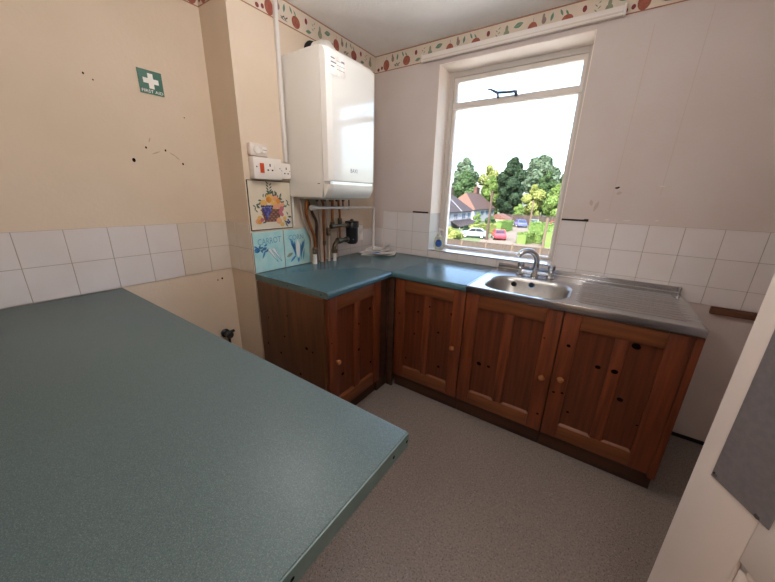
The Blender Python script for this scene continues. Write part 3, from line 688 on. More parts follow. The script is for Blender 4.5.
b = MB(); b.box(.034, .037, -1.157, -1.127, 1.635, 1.668, WHITEP, .0012); b.box(.034, .0375, -1.155, -1.129, 1.650, 1.653, INK); b.build('slider', o)

# ------------------------------------------------------------------ picture tiles
y0, y1, z0, z1 = -1.262, -.948, 1.181, 1.482
b = MB(); b.box(.0005, .006, y0, y1, z0, z1, BLACKM); b.box(.0005, .008, y0+.004, y1-.004, z0+.004, z1-.004, CREAMT, .0015, 1)
b.fr = frame((.0084, 0, 0), '+x'); cy_, cz_ = -1.105, 1.315
random.seed(11)
BASK2 = mat('glaze_basket_pale', '93644f', .4); GRAPE2 = mat('glaze_grape_pale', '5f63a4', .3); ORL = mat('glaze_yellow', 'd9ab5c', .3); LEAFP = mat('glaze_leaf_pale', '66786a', .4)
for k in range(34):
    a_ = random.uniform(-.15, PI+.15); rr_ = random.uniform(.85, 1.12)
    b.flat(leaf2(cy_+.092*math.cos(a_)*rr_, cz_+.012+.082*math.sin(a_)*rr_, random.uniform(.022, .036), random.uniform(.009, .014), a_+random.uniform(-.9, .9)), .0001+.00004*k, DKLEAF if k % 3 else LEAFP)
for k in range(7): b.flat(leaf2(cy_-.012+(.012 if k % 2 else -.012), cz_+.10+.009*k, .024, .008, .7 if k % 2 else 2.4), .0018, DKLEAF)
for u_, v_ in ((.118, .045), (.128, .02), (.122, .03), (.115, -.035), (.128, -.06), (.138, -.058), (-.12, 0), (-.112, -.015), (-.125, .015)): b.flat(leaf2(cy_+u_, cz_+v_, .026, .008, random.uniform(0, 3)), .0018, DKLEAF)
b.flat([(cy_-.06, cz_-.085), (cy_+.045, cz_-.085), (cy_+.075, cz_-.005), (cy_-.08, cz_-.005)], .002, BASKET)
for r_ in range(6):
    for c_ in range(9):
        if (r_+c_) % 2: w_ = .0066+.0004*r_; xx = cy_-.008+(c_-4)*(w_*2.0); zz_ = cz_-.079+.0135*r_; b.flat([(xx-w_, zz_-.004), (xx+w_, zz_-.004), (xx+w_, zz_+.004), (xx-w_, zz_+.004)], .0022, BASK2)
for i_, (u_, v_, r, mm) in enumerate([(-.012, .058, .030, ORL), (-.02, .052, .02, ORANGE), (-.058, .028, .025, ORL), (.03, .06, .020, PEACH), (.048, .042, .019, ORANGE), (.018, .018, .026, ORL), (.026, .012, .017, PEACH), (.055, .012, .018, PEACH), (.072, -.005, .017, PINK), (.062, -.025, .015, PINK), (.072, -.042, .013, PINK), (.08, .022, .014, PEACH), (-.095, -.06, .018, ORL), (-.112, -.078, .016, PEACH), (-.098, -.082, .015, ORANGE), (-.08, -.07, .013, PINK), (.045, -.08, .022, PEACH), (.05, -.075, .012, ORL), (.068, -.105, .016, ORL), (.09, -.068, .015, ORL)]):
    b.flat(ell(cy_+u_, cz_+v_, r, r*.95, 14), .0026+.00006*i_, mm)
k = 0
for i in range(7):
    for j in range(7-i):
        k += 1; b.flat(ell(cy_-.075+.0125*j+.0055*i+random.uniform(-.002, .002), cz_+.012-.0125*i+random.uniform(-.002, .002), .0072, .0072, 9), .0042+.00004*k, GRAPE if k % 3 else GRAPE2)
for u_, v_ in ((.118, -.08), (.128, -.092), (.11, -.093), (.12, -.1)): b.flat(ell(cy_+u_, cz_+v_, .0075, .0075, 9), .004, GRAPE)
for u_, v_, a_ in ((.10, -.09, -.6), (.105, -.11, -1.0), (-.06, -.085, .3)): b.flat(leaf2(cy_+u_, cz_+v_, .04, .01, a_), .002, DKLEAF)
tag(b.build('picture_tile', smooth=None), 'large cream tile painted with a basket of fruit', 'tile')
def aqua(y0, y1, label):
    b = MB(); b.box(.0005, .007, y0, y1, .9115, 1.170, GROUT); b.box(.0005, .009, y0+.0015, y1-.0015, .913, 1.169, AQUA, .002, 1); b.fr = frame((.0094, 0, 0), '+x'); return b
b = aqua(-1.264, -1.034, ''); c0_ = -1.149
text_into(b, 'CARROT', c0_+.005, 1.108, .056, 0, BLUEINK2, width=.175, rot=.04)
for k in range(16): b.flat(leaf2(c0_-.055+random.uniform(-.045, .045), 1.065+random.uniform(-.02, .02), .03, .012, random.uniform(-1, 1)), .0003, BLUEINK)
b.flat(leaf2(c0_-.045, 1.025, .06, .014, 1.1), .0003, BLUEINK)
for a_, u_ in ((-1.15, .02), (-.95, .05)): b.flat([(c0_+u_-.035, 1.052), (c0_+u_-.012, 1.058), (c0_+u_+.04, .965), (c0_+u_+.036, .960)], .0003, BLUEINK2); b.flat([(c0_+u_-.033, 1.053), (c0_+u_-.014, 1.058), (c0_+u_+.036, .968)], .0005, PALE)
tag(b.build('picture_tile', smooth=None), 'aqua tile lettered CARROT standing on the worktop', 'tile')
b = aqua(-1.032, -.802, ''); c0_ = -.917
text_into(b, 'CORN', c0_-.01, 1.112, .05, 0, BLUEINK2, width=.13)
for s_ in (-1, 1):
    for k in range(3): b.flat(leaf2(c0_+s_*(.025+.012*k), 1.02+.02*k-.01*s_, .13-.02*k, .018, PI/2-s_*.14*(k+.3)), .0003, BLUEINK)
b.flat(leaf2(c0_-.045, .965, .07, .016, .7), .0003, BLUEINK); b.flat(leaf2(c0_+.05, .985, .09, .010, 1.4), .0003, BLUEINK); b.flat(leaf2(c0_, .955, .05, .02, PI/2), .0003, BLUEINK)
b.flat(leaf2(c0_-.075, .995, .06, .024, .4), .0003, LEAF2); b.flat(leaf2(c0_, 1.03, .14, .036, PI/2), .0005, PALE)
tag(b.build('picture_tile', smooth=None), 'aqua tile painted with blue corn beside the pipes', 'tile')

# first aid sign
b = MB(frame((-D, 0, 0), '+x')); b.box(-1.620, -1.513, 1.880, 1.988, .0004, .0028, GREEN, .0005, 1)
cy_, cz_ = -1.5655, 1.940; a_, c_ = .0115, .034
b.flat([(cy_-a_, cz_-c_), (cy_+a_, cz_-c_), (cy_+a_, cz_-a_), (cy_+c_, cz_-a_), (cy_+c_, cz_+a_), (cy_+a_, cz_+a_), (cy_+a_, cz_+c_), (cy_-a_, cz_+c_), (cy_-a_, cz_+a_), (cy_-c_, cz_+a_), (cy_-c_, cz_-a_), (cy_-a_, cz_-a_)], .0032, WHITEINK)
text_into(b, 'FIRST AID', cy_, 1.8925, .019, .0032, WHITEINK, width=.094)
tag(b.build('first_aid_sign', smooth=None), 'green first aid sign with white cross on the left wall', 'sign')

# black pipe stub low on the left wall
o = thing('gas_fitting', (-D, -1.378, .40), 'small black pipe fitting low on the wall in the recess', 'pipe fitting')
b = MB(); b.lathe([(.03, 0), (.03, .012), (.018, .02), (.018, .05), (.024, .055), (.024, .085), (.014, .095)], (-D+.0005, -1.378, .46), (1, -.1, .1), BLACK, 14); b.build('valve', o)
b = MB(); b.tube([(-D+.06, -1.383, .465), (-D+.06, -1.383, .40), (-D+.055, -1.38, .30), (-D+.04, -1.38, .15)], .009, BLACK, 10); b.build('hose', o)
b = MB(); b.tube([(-D+.07, -1.40, .485), (-D+.075, -1.35, .49)], .01, BLACK, 10); b.build('lever', o)

# papers on the worktop
GPAP = 'papers in the worktop corner'
z = ZW+.0006
def bent(cx, cy, l, w_, a, z0_, mm, lift=.01, th=.0015):
    b = MB(); n = 8; vs = []; fs = []; c, s = math.cos(a), math.sin(a)
    for k in (0, 1):
        for i in range(n+1):
            for j in (0, 1):
                x = (i/n-.5)*l; y = (j-.5)*w_; zz = z0_+lift*(abs(i/n-.5)*2)**2.5*(1 if i > n/2 else .2)+k*th
                vs.append((cx+x*c-y*s, cy+x*s+y*c, zz))
    q = 2*(n+1)
    for i in range(n):
        fs += [(2*i, 2*i+1, 2*i+3, 2*i+2), (q+2*i, q+2*i+2, q+2*i+3, q+2*i+1), (2*i, 2*i+2, q+2*i+2, q+2*i), (2*i+1, q+2*i+1, q+2*i+3, 2*i+3)]
    fs += [(0, q, q+1, 1), (2*n, 2*n+1, q+2*n+1, q+2*n)]
    return b.add(vs, fs, mm)
papers = [(.19, -.165, .29, .20, .50, PAPER2, .012, 'largest sheet at the bottom of the paper heap by the corner'),
          (.18, -.185, .28, .19, .12, PAPER, .016, 'white leaflet with a red edge, second from the bottom of the heap'),
          (.215, -.20, .22, .15, -.30, PAPER, .010, 'leaflet with a blue printed end sticking out of the heap'),
          (.165, -.16, .21, .15, .62, PAPER, .02, 'white leaflet with a dark printed line near the top of the heap'),
          (.16, -.12, .18, .12, .25, PAPER2, .040, 'curled pale sheet lying on top of the paper heap')]
zz = ZW+.0006
for i, (cx, cy, l, w_, a, mm, lift, lab) in enumerate(papers):
    b = bent(cx, cy, l, w_, a, zz, mm, lift)
    fr_ = (Vector((cx, cy, zz+.0018)), Vector((math.cos(a), math.sin(a), 0)), Vector((-math.sin(a), math.cos(a), 0)), Vector((0, 0, 1))); b.fr = fr_
    if i == 1: b.flat([(-l*.48, -w_*.48), (-l*.42, -w_*.48), (-l*.42, w_*.48), (-l*.48, w_*.48)], .0005, PAPERRED)
    if i == 2: b.flat([(-l*.1, -w_*.45), (l*.25, -w_*.45), (l*.25, -w_*.05), (-l*.1, -w_*.05)], .0006, PAPERBLUE)
    if i == 3: b.flat([(-l*.2, -w_*.33), (l*.2, -w_*.33), (l*.2, -w_*.22), (-l*.2, -w_*.22)], .0006, KNOTM)
    tag(b.build('paper_sheet'), lab, 'paper', GPAP)
    zz += .010

# ------------------------------------------------------------------ open door on the right
P0 = on('z', .95, 711.8, 475); dd = Vector((-.4733, .881, 0)).normalized(); nn = Vector((-dd.y, dd.x, 0))   # nn faces the camera side
if nn.dot(CAM-P0) < 0: nn = -nn
DW, DH = .84, 1.99
E0 = P0+dd*.033; E0.z = 0
dr = bpy.data.objects.new('door_1', None); C.objects.link(dr); dr.location = E0-dd*DW/2; struct(dr, 'open cream panelled door with a metal plate')
frD = (E0-dd*DW, dd, Vector((0, 0, 1)), nn)                       # u from hinge to free edge, v up, n to the camera
b = MB(frD); s = .115; v0 = .006
b.box(0, s, v0, DH, -.042, 0, DOORM, .003); b.box(DW-s, DW, v0, DH, -.042, 0, DOORM, .003)
for a_, c_ in ((v0, .22), (.86, 1.10), (DH-.115, DH)): b.box(s-.001, DW-s+.001, a_, c_, -.0418, -.0003, DOORM, .003)
b.box(DW/2-.05, DW/2+.05, .2, DH-.1, -.0415, -.0006, DOORM, .003); b.build('door_frame', dr)
for (a_, c_) in ((.22, .86), (1.10, DH-.115)):
    for u0_, u1_ in ((s, DW/2-.05), (DW/2+.05, DW-s)):
        b = MB(frD); b.box(u0_-.002, u1_+.002, a_-.002, c_+.002, -.03, -.014, DOORM)
        k = .018                                                  # moulded bead round each panel
        for x0, x1, q0, q1 in ((u0_, u1_, a_, a_+k), (u0_, u1_, c_-k, c_), (u0_, u0_+k, a_, c_), (u1_-k, u1_, a_, c_)): b.box(x0, x1, q0, q1, -.016, -.004, DOORM, .005)
        b.build('door_panel', dr)
def dpl(u, v):
    d = RX*((u-387.5)/F)+UY*((291-v)/F)+FW; t = (frD[0]-CAM).dot(nn)/d.dot(nn); p = CAM+d*t-frD[0]; return p.dot(dd), p.z
pu1, pz = dpl(711.8, 475); pu0, _ = dpl(769, 531.5)
b = MB(frD); b.box(pu0, pu1, pz, pz+.33, .0003, .002, PLATE, .0006, 1); pt = b.build('push_plate', dr); pt['label'] = 'grey metal plate'
for u_, v_ in ((716.5, 474.5), (758.5, 517)):
    a_, c_ = dpl(u_, v_); b = MB(frD); b.lathe([(.0042, .002), (.004, .0026), (.002, .0029)], (a_, c_, 0), (0, 0, 1), CHROME, 12); b.build('screw', pt)

# ------------------------------------------------------------------ fill lamps added out of frame to brighten the room
def globe(x, y, z, power, label):
    o = thing('fill_lamp', (x, y, z), label, 'fill lamp')
    MB().lathe([(.045, 0), (.045, .02), (.01, .03)], (x, y, ZC-.0005), (0, 0, -1), WHITEP, 16).build('ceiling_rose', o)
    MB().tube([(x, y, ZC-.025), (x, y, z+.12)], .004, WHITEP, 8).build('flex', o)
    MB().lathe([(.02, .12), (.03, .118), (.032, .10), (.03, .085)], (x, y, z), (0, 0, 1), WHITEP, 16).build('lamp_holder', o)
    MB().lathe([(.03*1, .088), (.07, .07), (.09, .03), (.095, -.01), (.08, -.06), (.04, -.088), (.001, -.095)], (x, y, z), (0, 0, 1), mat('fill_globe_glass', 'f4efe6', .4, emit=('fbf8f6', power/.36)), 20).build('fill_globe', o)
globe(2.0, -2.12, 2.05, 11, 'added white globe fill lamp by the kitchen door')
globe(.95, -1.36, 2.27, 12, 'added white globe fill lamp over the middle of the kitchen')
globe(1.75, -3.2, 2.20, 9, 'added white globe fill lamp in the hall')

# ------------------------------------------------------------------ outside
ZG = -4.8
def G(u, v, z=ZG): return on('z', z, u, v)
GRASS = mat('grass', '5f7440', .9, col2='788a50', scale=.4)
ROADM = mat('road', 'b5a291', .9, col2='a8957f', scale=.6)
BRICKW = mat('house_render', 'd8d6dc', .8)
ROOFB = mat('roof_brown', '7d5648', .8, col2='684438', scale=2.5)
ROOFO = mat('roof_orange', 'a86c54', .8, col2='965e4a', scale=2.5)
ROOFD = mat('roof_dark', '5e4744', .8, col2='4f3a38', scale=2.5)
CHIM = mat('chimney_brick', '96604e', .85, col2='7e4d40', scale=5)
PANE = mat('house_pane', '51606e', .15)
FENCEM = mat('fence_wood', '7b6656', .9, col2='665446', scale=3, stretch=(6, 6, .5))
FENCED = mat('fence_dark_wood', '6f5a50', .9, col2='5c4a44', scale=3, stretch=(6, 6, .5))
POLEM = mat('pole_wood', '7a5c4c', .9); POLEL = mat('pole_pale', 'a48a70', .9)
TRUNK = mat('trunk', '4a3a2c', .9)
def leafm(n, a, c): return mat(n, a, .75, col2=c, scale=.9, spec=.2)
LV = [leafm('leaf_dark', '2c4430', '42603f'), leafm('leaf_mid', '47683a', '5d7d4a'), leafm('leaf_bright', '7ea04c', '94b060'), leafm('leaf_pale', '6b846a', '829a7c'), leafm('leaf_yellow', 'a4b25c', 'b8c070'), leafm('leaf_hedge', '7fa552', '94b862')]
b = MB(); b.add([(-150, .6, ZG), (120, .6, ZG), (120, 320, ZG), (-150, 320, ZG)], [(0, 1, 2, 3)], GRASS); struct(b.build('ground', smooth=0), 'grass and gardens below the window')
b = MB(); b.box(-60, 40, .9, 27, ZG+.005, ZG+.02, mat('bounce_yard_pale', 'dcd6cc', .9, col2='d2cbc0', scale=.5)); struct(b.build('bounce_yard', smooth=0), 'added pale yard below the window')  # unseen pale surface added to bounce sun up to the ceiling
road = [G(u, v, ZG+.03) for u, v in ((478, 247), (560, 253), (538, 236), (529, 229.5), (526, 227), (512, 227), (508, 232), (497, 236), (480, 240))]
b = MB(); b.add([tuple(p) for p in road], [tuple(range(len(road)))], ROADM); struct(b.build('road', smooth=0), 'pale tarmac cul-de-sac')

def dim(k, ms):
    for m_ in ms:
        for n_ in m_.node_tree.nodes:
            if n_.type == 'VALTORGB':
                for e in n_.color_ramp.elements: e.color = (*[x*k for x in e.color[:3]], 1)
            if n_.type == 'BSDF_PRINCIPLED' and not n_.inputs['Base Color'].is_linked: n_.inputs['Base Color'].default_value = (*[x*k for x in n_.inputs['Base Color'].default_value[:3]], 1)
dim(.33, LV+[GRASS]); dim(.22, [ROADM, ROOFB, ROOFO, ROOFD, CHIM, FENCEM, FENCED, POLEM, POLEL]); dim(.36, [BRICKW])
def leaves(b, c, rx, ry, rz, n, size, m_):
    vs = []; fs = []
    for i in range(n):
        d = Vector((random.gauss(0, 1), random.gauss(0, 1), random.gauss(0, 1))).normalized()
        r = random.uniform(.72, 1.04)*(1+.18*noise.noise(d*2.3+Vector(c)))
        p = Vector((c[0]+d.x*rx*r, c[1]+d.y*ry*r, c[2]+d.z*rz*r))
        nrm = (d+Vector((random.gauss(0, .5), random.gauss(0, .5), random.gauss(0, .5)))).normalized()
        a = nrm.orthogonal().normalized(); a.rotate(Matrix.Rotation(random.uniform(0, 6.3), 3, nrm)); e = nrm.cross(a); s = size*random.uniform(.6, 1.4)
        k = len(vs); vs += [p-a*s, p-e*s*.6, p+a*s, p+e*s*.6+nrm*s*.2]; fs.append((k, k+1, k+2, k+3))
    b.add([tuple(v) for v in vs], fs, m_)
def core(b, c, rx, ry, rz, m_):
    q = bmesh.new(); bmesh.ops.create_icosphere(q, subdivisions=3, radius=1)
    for v in q.verts:
        k = .68+.16*noise.noise(v.co*2.1+Vector(c)); v.co = Vector((c[0]+v.co.x*rx*k, c[1]+v.co.y*ry*k, c[2]+v.co.z*rz*k))
    b.bm(q, m_)
def tree(u0, u1, vt, vb, dist_v, m_, label, name='tree', cat='tree', trunk=True, blobs=15, leaf=.40, zfull=False, n=900, airy=False, group='trees beyond the road'):
    """crown between measured image columns u0..u1 and rows vt..vb, standing where row dist_v meets the ground"""
    uc = (u0+u1)/2; p = G(uc, dist_v); dep = (p-CAM).dot(FW)
    w = (u1-u0)/F*dep/1.07/2; zt_ = zat(p.x, p.y, vt); zb_ = max(zat(p.x, p.y, vb), ZG+.1)
    o = thing(name, (p.x, p.y, ZG), label, cat, group)
    h = (zt_-zb_)/2; zc = (zt_+zb_)/2; b = MB()
    for i in range(blobs):
        t = (i+.5)/blobs; zz = zb_+(zt_-zb_)*(.10+.86*t); wid = w*math.sqrt(max(.22, 1-(2*abs(t-.45))**2.8))*random.uniform(.85, 1.1)
        ang = i*2.4; off = wid*(.58 if i < blobs-2 else .3); r = max(wid*.5, w*.26)*random.uniform(.85, 1.1)
        c = (p.x+math.cos(ang)*off, p.y+math.sin(ang)*off*.8, zz); rz = min(r, h*.5)
        if not airy: core(b, c, r*.95, r*.95, rz*.95, m_)
        leaves(b, c, r, r, rz, n if not airy else n//2, leaf*w/4, m_)
    b.build('crown', o, smooth=None)
    if trunk: MB().tube([(p.x, p.y, ZG), (p.x+.1, p.y, ZG+(zc-ZG)*.5), (p.x, p.y, zc+h*.4)], [w*.09, w*.07, w*.03], TRUNK, 8).build('trunk', o)
    return o
tree(449, 474, 157, 205, 215.6, LV[3], 'pale airy tree behind the houses at the left of the window', n=1000)
tree(451, 475, 171, 208, 217.0, LV[1], 'rounded mid-green tree behind the left house roof')
tree(474, 496, 165, 200, 215.8, LV[4], 'thin yellowish tree left of the big dark tree', blobs=8, airy=True)
tree(477, 500, 176, 216, 217.4, LV[2], 'light green tree behind the chimney of the second house')
tree(492, 520, 157, 219, 219.6, LV[0], 'tallest dark green tree in the middle of the view', blobs=19, n=1000)
tree(519, 552, 156, 200, 216.0, LV[3], 'tall pale tree right of the big dark tree', n=1000)
tree(530, 552, 170, 219, 218.4, LV[1], 'mid-green pointed tree near the far fence', blobs=12)
tree(519, 541, 184, 220, 222.2, LV[4], 'yellow-green spreading tree behind the far telegraph pole', blobs=8)
tree(541, 566, 184, 222, 224.0, LV[2], 'bright green tree at the right edge of the window')
tree(550, 582, 172, 205, 216.5, LV[1], 'darker tree far off at the right edge')
tree(511.5, 523.5, 204, 219, 222.0, LV[2], 'small bright bush in front of the big dark tree', name='bush', cat='bush', trunk=False, blobs=7)
tree(438, 462, 229, 247, 243, LV[4], 'bright yellow-green bush below the left house', name='bush', cat='bush', trunk=False, blobs=8, group='garden bushes')
tree(461, 470, 225.5, 236, 234.0, LV[0], 'dark green bush beside the porch', name='bush', cat='bush', trunk=False, blobs=6, group='garden bushes')
tree(471.5, 481, 212, 229, 230, LV[2], 'tall shrub between the two houses', name='bush', cat='bush', trunk=False, blobs=7, group='garden bushes')
tree(483, 496, 216, 229, 230, LV[1], 'green shrub in front of the second house', name='bush', cat='bush', trunk=False, blobs=7, group='garden bushes')
tree(473, 483, 224.5, 231.5, 231.2, LV[4], 'yellow flowering bush beside the silver car', name='bush', cat='bush', trunk=False, blobs=6, group='garden bushes')
def hedge(ps, h, w, m_, label):
    pts = [G(*p) for p in ps]; b = MB()
    for a, c in zip(pts, pts[1:]):
        d = (c-a); d.z = 0; L = d.length; d.normalize(); s = Vector((-d.y, d.x, 0)); hw = w*.5
        b.fr = (Vector((a.x, a.y, ZG)), d, s, Vector((0, 0, 1)))
        b.box(-.1, L+.1, -hw*.9, hw*.9, 0, h*.93, m_)
        vs = []; fs = []
        for i in range(int(L*320)):
            t = random.random(); u_ = random.uniform(-.2, L+.2)
            if t < .4: p = Vector((u_, random.uniform(-hw, hw), h*random.uniform(.92, 1.05))); n_ = Vector((0, 0, 1))
            else: sgn = random.choice((-1, 1)); p = Vector((u_, sgn*hw*random.uniform(.88, 1.1), random.uniform(0, h))); n_ = Vector((0, sgn, 0))
            n_ = (n_+Vector((random.gauss(0, .5), random.gauss(0, .5), random.gauss(0, .5)))).normalized(); e = n_.orthogonal().normalized(); e.rotate(Matrix.Rotation(random.uniform(0, 6.3), 3, n_)); g = n_.cross(e); q = random.uniform(.07, .17)
            k = len(vs); vs += [p-e*q, p-g*q*.6, p+e*q, p+g*q*.6+n_*q*.3]; fs.append((k, k+1, k+2, k+3))
        b.add([tuple(v) for v in vs], fs, m_)
    return tag(b.build('hedge', smooth=None), label, 'hedge', 'garden hedges')
hedge([(471, 233.8), (484, 232.6), (493, 232.2)], 1.5, 1.0, LV[4], 'yellow-green hedge behind the silver car')
hedge([(498, 231.5), (509, 230.5)], 1.9, 1.3, LV[5], 'clipped green hedge behind the red car')
hedge([(531, 236), (543, 238), (552, 239)], 2.4, 1.3, LV[5], 'clipped square hedge right of the drive')
hedge([(521, 244), (530, 242.5), (540, 243.5)], 1.5, 1.4, LV[2], 'low bright hedge nearest the wooden fence')
hedge([(548, 248), (556, 244)], 2.2, 1.4, LV[5], 'green hedge at the right edge behind the pale post')

def fence(name, pts, h, m_, label, post=.12, step=2.4, cap=True):
    o = thing(name, ((pts[0]+pts[-1])/2), label, 'fence'); a, c = pts
    d = (c-a); L = d.length; d.normalize(); N_ = Vector((-d.y, d.x, 0)); fr_ = (Vector((a.x, a.y, ZG)), d, Vector((0, 0, 1)), N_)
    b = MB(fr_); nb = int(L/.14)
    for i in range(nb): b.box(i*L/nb, (i+.96)*L/nb, .1, h-.05-.03*((i*7) % 3 == 0), -.012, .012, m_)
    b.box(0, L, h-.06, h, -.04, .04, m_); b.box(0, L, .5, .58, -.05, .03, m_); b.build('fence_panel', o, smooth=0)
    for i in range(int(L/step)+1): MB(fr_).box(i*step-post/2, i*step+post/2, 0, h+.12, -post/2, post/2, POLEL, .01, 1).build('fence_post', o)
fa, fb = on('z', ZG+1.9, 440, 237.8), on('z', ZG+1.9, 566, 250.5)
fence('wooden_fence', [fa, fb], 1.9, FENCEM, 'weathered brown wooden fence nearest the window', step=2.5)
fa, fb = G(499, 223.2), G(572, 228.4)
fence('wooden_fence', [fa, fb], 2.3, FENCED, 'dark wooden fence at the far end of the road', step=3.0)

def pole(u0, v0, u1, v1, r, m_, label, cross=True):
    p = G(u1, v1); zt_ = zat(p.x, p.y, v0); o = thing('telegraph_pole', (p.x, p.y, ZG), label, 'pole')
    MB().tube([(p.x, p.y, ZG), (p.x, p.y, zt_)], [r, r*.75], m_, 10).build('shaft', o)
    if cross:
        MB().box(p.x-.30, p.x+.30, p.y-.05, p.y+.05, zt_-.55, zt_-.42, m_, .01, 1).build('cross_arm', o)
        MB().lathe([(r*.9, 0), (r*1.0, .05), (.02, .16)], (p.x, p.y, zt_), (0, 0, 1), m_, 10).build('pole_cap', o)
pole(491.5, 192, 486.6, 240, .20, POLEM, 'brown telegraph pole in front of the second house')
pole(532.3, 201, 529, 229, .20, POLEL, 'pale telegraph pole by the far parked cars')
pole(548.3, 218, 541.5, 254.5, .17, POLEL, 'pale wooden post just behind the near fence', cross=False)

# houses: a street front in line, hipped roofs
def house(name, P1, P2, depth, ze, zr, roofF, roofE, label, wins, hipL=True, chimneys=()):
    d = (P2-P1); d.z = 0; L = d.length; d.normalize(); back = Vector((-d.y, d.x, 0))
    if back.dot(Vector((P1.x, P1.y, 0))-Vector((CX, CY, 0))) < 0: back = -back
    fr_ = (Vector((P1.x, P1.y, 0)), d, back, Vector((0, 0, 1)))
    o = thing(name, (P1.x, P1.y, ZG), label, 'house')
    MB(fr_).box(0, L, 0, depth, ZG, ze, BRICKW).build('wall', o, smooth=0)
    ov = .35; a = [(-ov, -ov, ze), (L+ov, -ov, ze), (L+ov, depth+ov, ze), (-ov, depth+ov, ze)]
    hi = depth*.5 if hipL else 0
    r = [(hi-.0 if hipL else -ov, depth/2, zr), (L-(depth*.4), depth/2, zr)]
    b = MB(fr_); b.add(a+r, [(0, 1, 5, 4), (1, 2, 5), (2, 3, 4, 5)], roofF); b.add(a+r, [(0, 4, 3)], roofE)  # sunlit end and darker front slope are put into the roof colours
    b.add([(x, y, z-.12) for x, y, z in a], [(3, 2, 1, 0)], BRICKW); b.build('roof', o, smooth=None)
    b = MB(fr_); b.box(-ov, L+ov, -ov-.08, -ov, ze-.14, ze, BLACKM); b.build('gutter', o, smooth=0)
    for (x0, x1, z0, z1) in wins:
        w = MB(fr_); w.box(x0-.08, x1+.08, -.06, .02, z0-.08, z1+.08, BRICKW); w.box((x0+x1)/2-.03, (x0+x1)/2+.03, -.08, 0, z0, z1, BRICKW); wo = w.build('window', o, smooth=0)
        MB(fr_).box(x0, x1, -.07, -.05, z0, z1, PANE).build('pane', wo, smooth=0)
    for (x, y, zt_) in chimneys:
        c = MB(fr_); c.box(x-.45, x+.45, y-.4, y+.4, zr-2.2, zt_, CHIM); c.box(x-.52, x+.52, y-.47, y+.47, zt_-.25, zt_-.08, CHIM); co = c.build('chimney', o, smooth=0)
        for k in (-.2, .2): MB(fr_).lathe([(.13, 0), (.11, .45)], (x+k, y, zt_), (0, 0, 1), ROOFO, 8).build('chimney_pot', co)
    return o, fr_, L
ze = -1.6
Pa, Pb = on('z', ze, 443.5, 212.6), on('z', ze, 472, 210.6)
h1, f1_, L1 = house('semi_detached_house', Pa, Pb, 8.0, ze, 2.0, ROOFD, ROOFO, 'white rendered house with brown roof nearest the window frame', [(1.6, 2.6, -2.9, -1.5), (3.6+.2, 5.0, -2.95, -1.5), (6.5, 7.6, -2.9, -1.5)], hipL=False)
def fu(fr_, u, v, off=0):                     # along-front and height of a measured point on a house front
    O, U, V, N = fr_; d = RX*((u-387.5)/F)+UY*((291-v)/F)+FW; t = (O+V*off-CAM).dot(V)/d.dot(V); p = CAM+d*t-O; return p.dot(U), p.z
Pc, Pd = on('z', ze, 474.5, 209.7), on('z', ze, 494.5, 208.2)
h2, f2_, L2 = house('semi_detached_house', Pc, Pd, 8.0, ze, 2.5, ROOFB, ROOFO, 'white house with brown hipped roof, end coloured orange as sunlit, and brick chimney', [], hipL=True)
def add_windows(h, fr_, lst):
    for u0, u1, v0, v1 in lst:
        x0, z1 = fu(fr_, u0, v0); x1, z0 = fu(fr_, u1, v1)
        w = MB(fr_); w.box(x0-.08, x1+.08, -.06, .02, z0-.08, z1+.08, BRICKW); w.box((x0+x1)/2-.03, (x0+x1)/2+.03, -.08, 0, z0, z1, BRICKW); wo = w.build('window', h, smooth=0)
        MB(fr_).box(x0, x1, -.07, -.05, z0, z1, PANE).build('pane', wo, smooth=0)
for c in [c for c in h1.children if c.name.startswith('window')]:
    for g in list(c.children): bpy.data.objects.remove(g)
    bpy.data.objects.remove(c)
add_windows(h1, f1_, [(448.2, 449.8, 214, 219), (454, 456.8, 214, 219.3), (462, 464.8, 213.4, 218), (467.8, 469.4, 213, 217.6)])
add_windows(h2, f2_, [(480.8, 483, 211.2, 214.8), (486, 488.2, 210.8, 214.2), (491.2, 492.6, 210.4, 213.6)])
def chim(h, fr_, u0, u1, vt, off):
    x0, _ = fu(fr_, u0, vt+4, off); x1, zt_ = fu(fr_, u1, vt, off)
    c = MB(fr_); c.box(x0, x1, off-.4, off+.5, -.6, zt_, CHIM); c.box(x0-.08, x1+.08, off-.48, off+.58, zt_-.3, zt_-.12, CHIM); co = c.build('chimney', h, smooth=0)
    for k in (.3, .7): MB(fr_).lathe([(.14, 0), (.11, .5)], (x0+(x1-x0)*k, off, zt_), (0, 0, 1), ROOFO, 8).build('chimney_pot', co)
chim(h1, f1_, 448.9, 451.8, 187.5, 4.0); chim(h2, f2_, 475.2, 478.6, 187.5, 4.2)
# party-wall strip and porch of the first house
x0, z0 = fu(f1_, 460.5, 210.6); 
ridge_x = fu(f1_, 448.5, 199, 3.2)[0]
b = MB(f1_); zr_ = 2.0; b.add([(x0-.18, -.36, ze+.03), (x0+.18, -.36, ze+.03), (ridge_x+.18, 4.0, zr_+.05), (ridge_x-.18, 4.0, zr_+.05)], [(0, 1, 2, 3)], BRICKW); b.build('verge', h1, smooth=None)['label'] = 'white mortar line across the roof'
x0, zt_ = fu(f1_, 450.5, 221.6, 0); x1, zb_ = fu(f1_, 470, 219.8, 0)
zt_ = (zt_+zb_)/2+.2
b = MB(f1_); b.add([(x0, 0, zt_), (x1, 0, zt_), (x1+.2, -2.2, zt_-.95), (x0-.2, -2.2, zt_-.95), (x0, 0, zt_-.15), (x1, 0, zt_-.15), (x1+.2, -2.2, zt_-1.1), (x0-.2, -2.2, zt_-1.1)], [(0, 1, 2, 3), (7, 6, 5, 4), (3, 2, 6, 7), (0, 3, 7, 4), (1, 5, 6, 2)], ROOFD); b.build('porch_roof', h1, smooth=None)
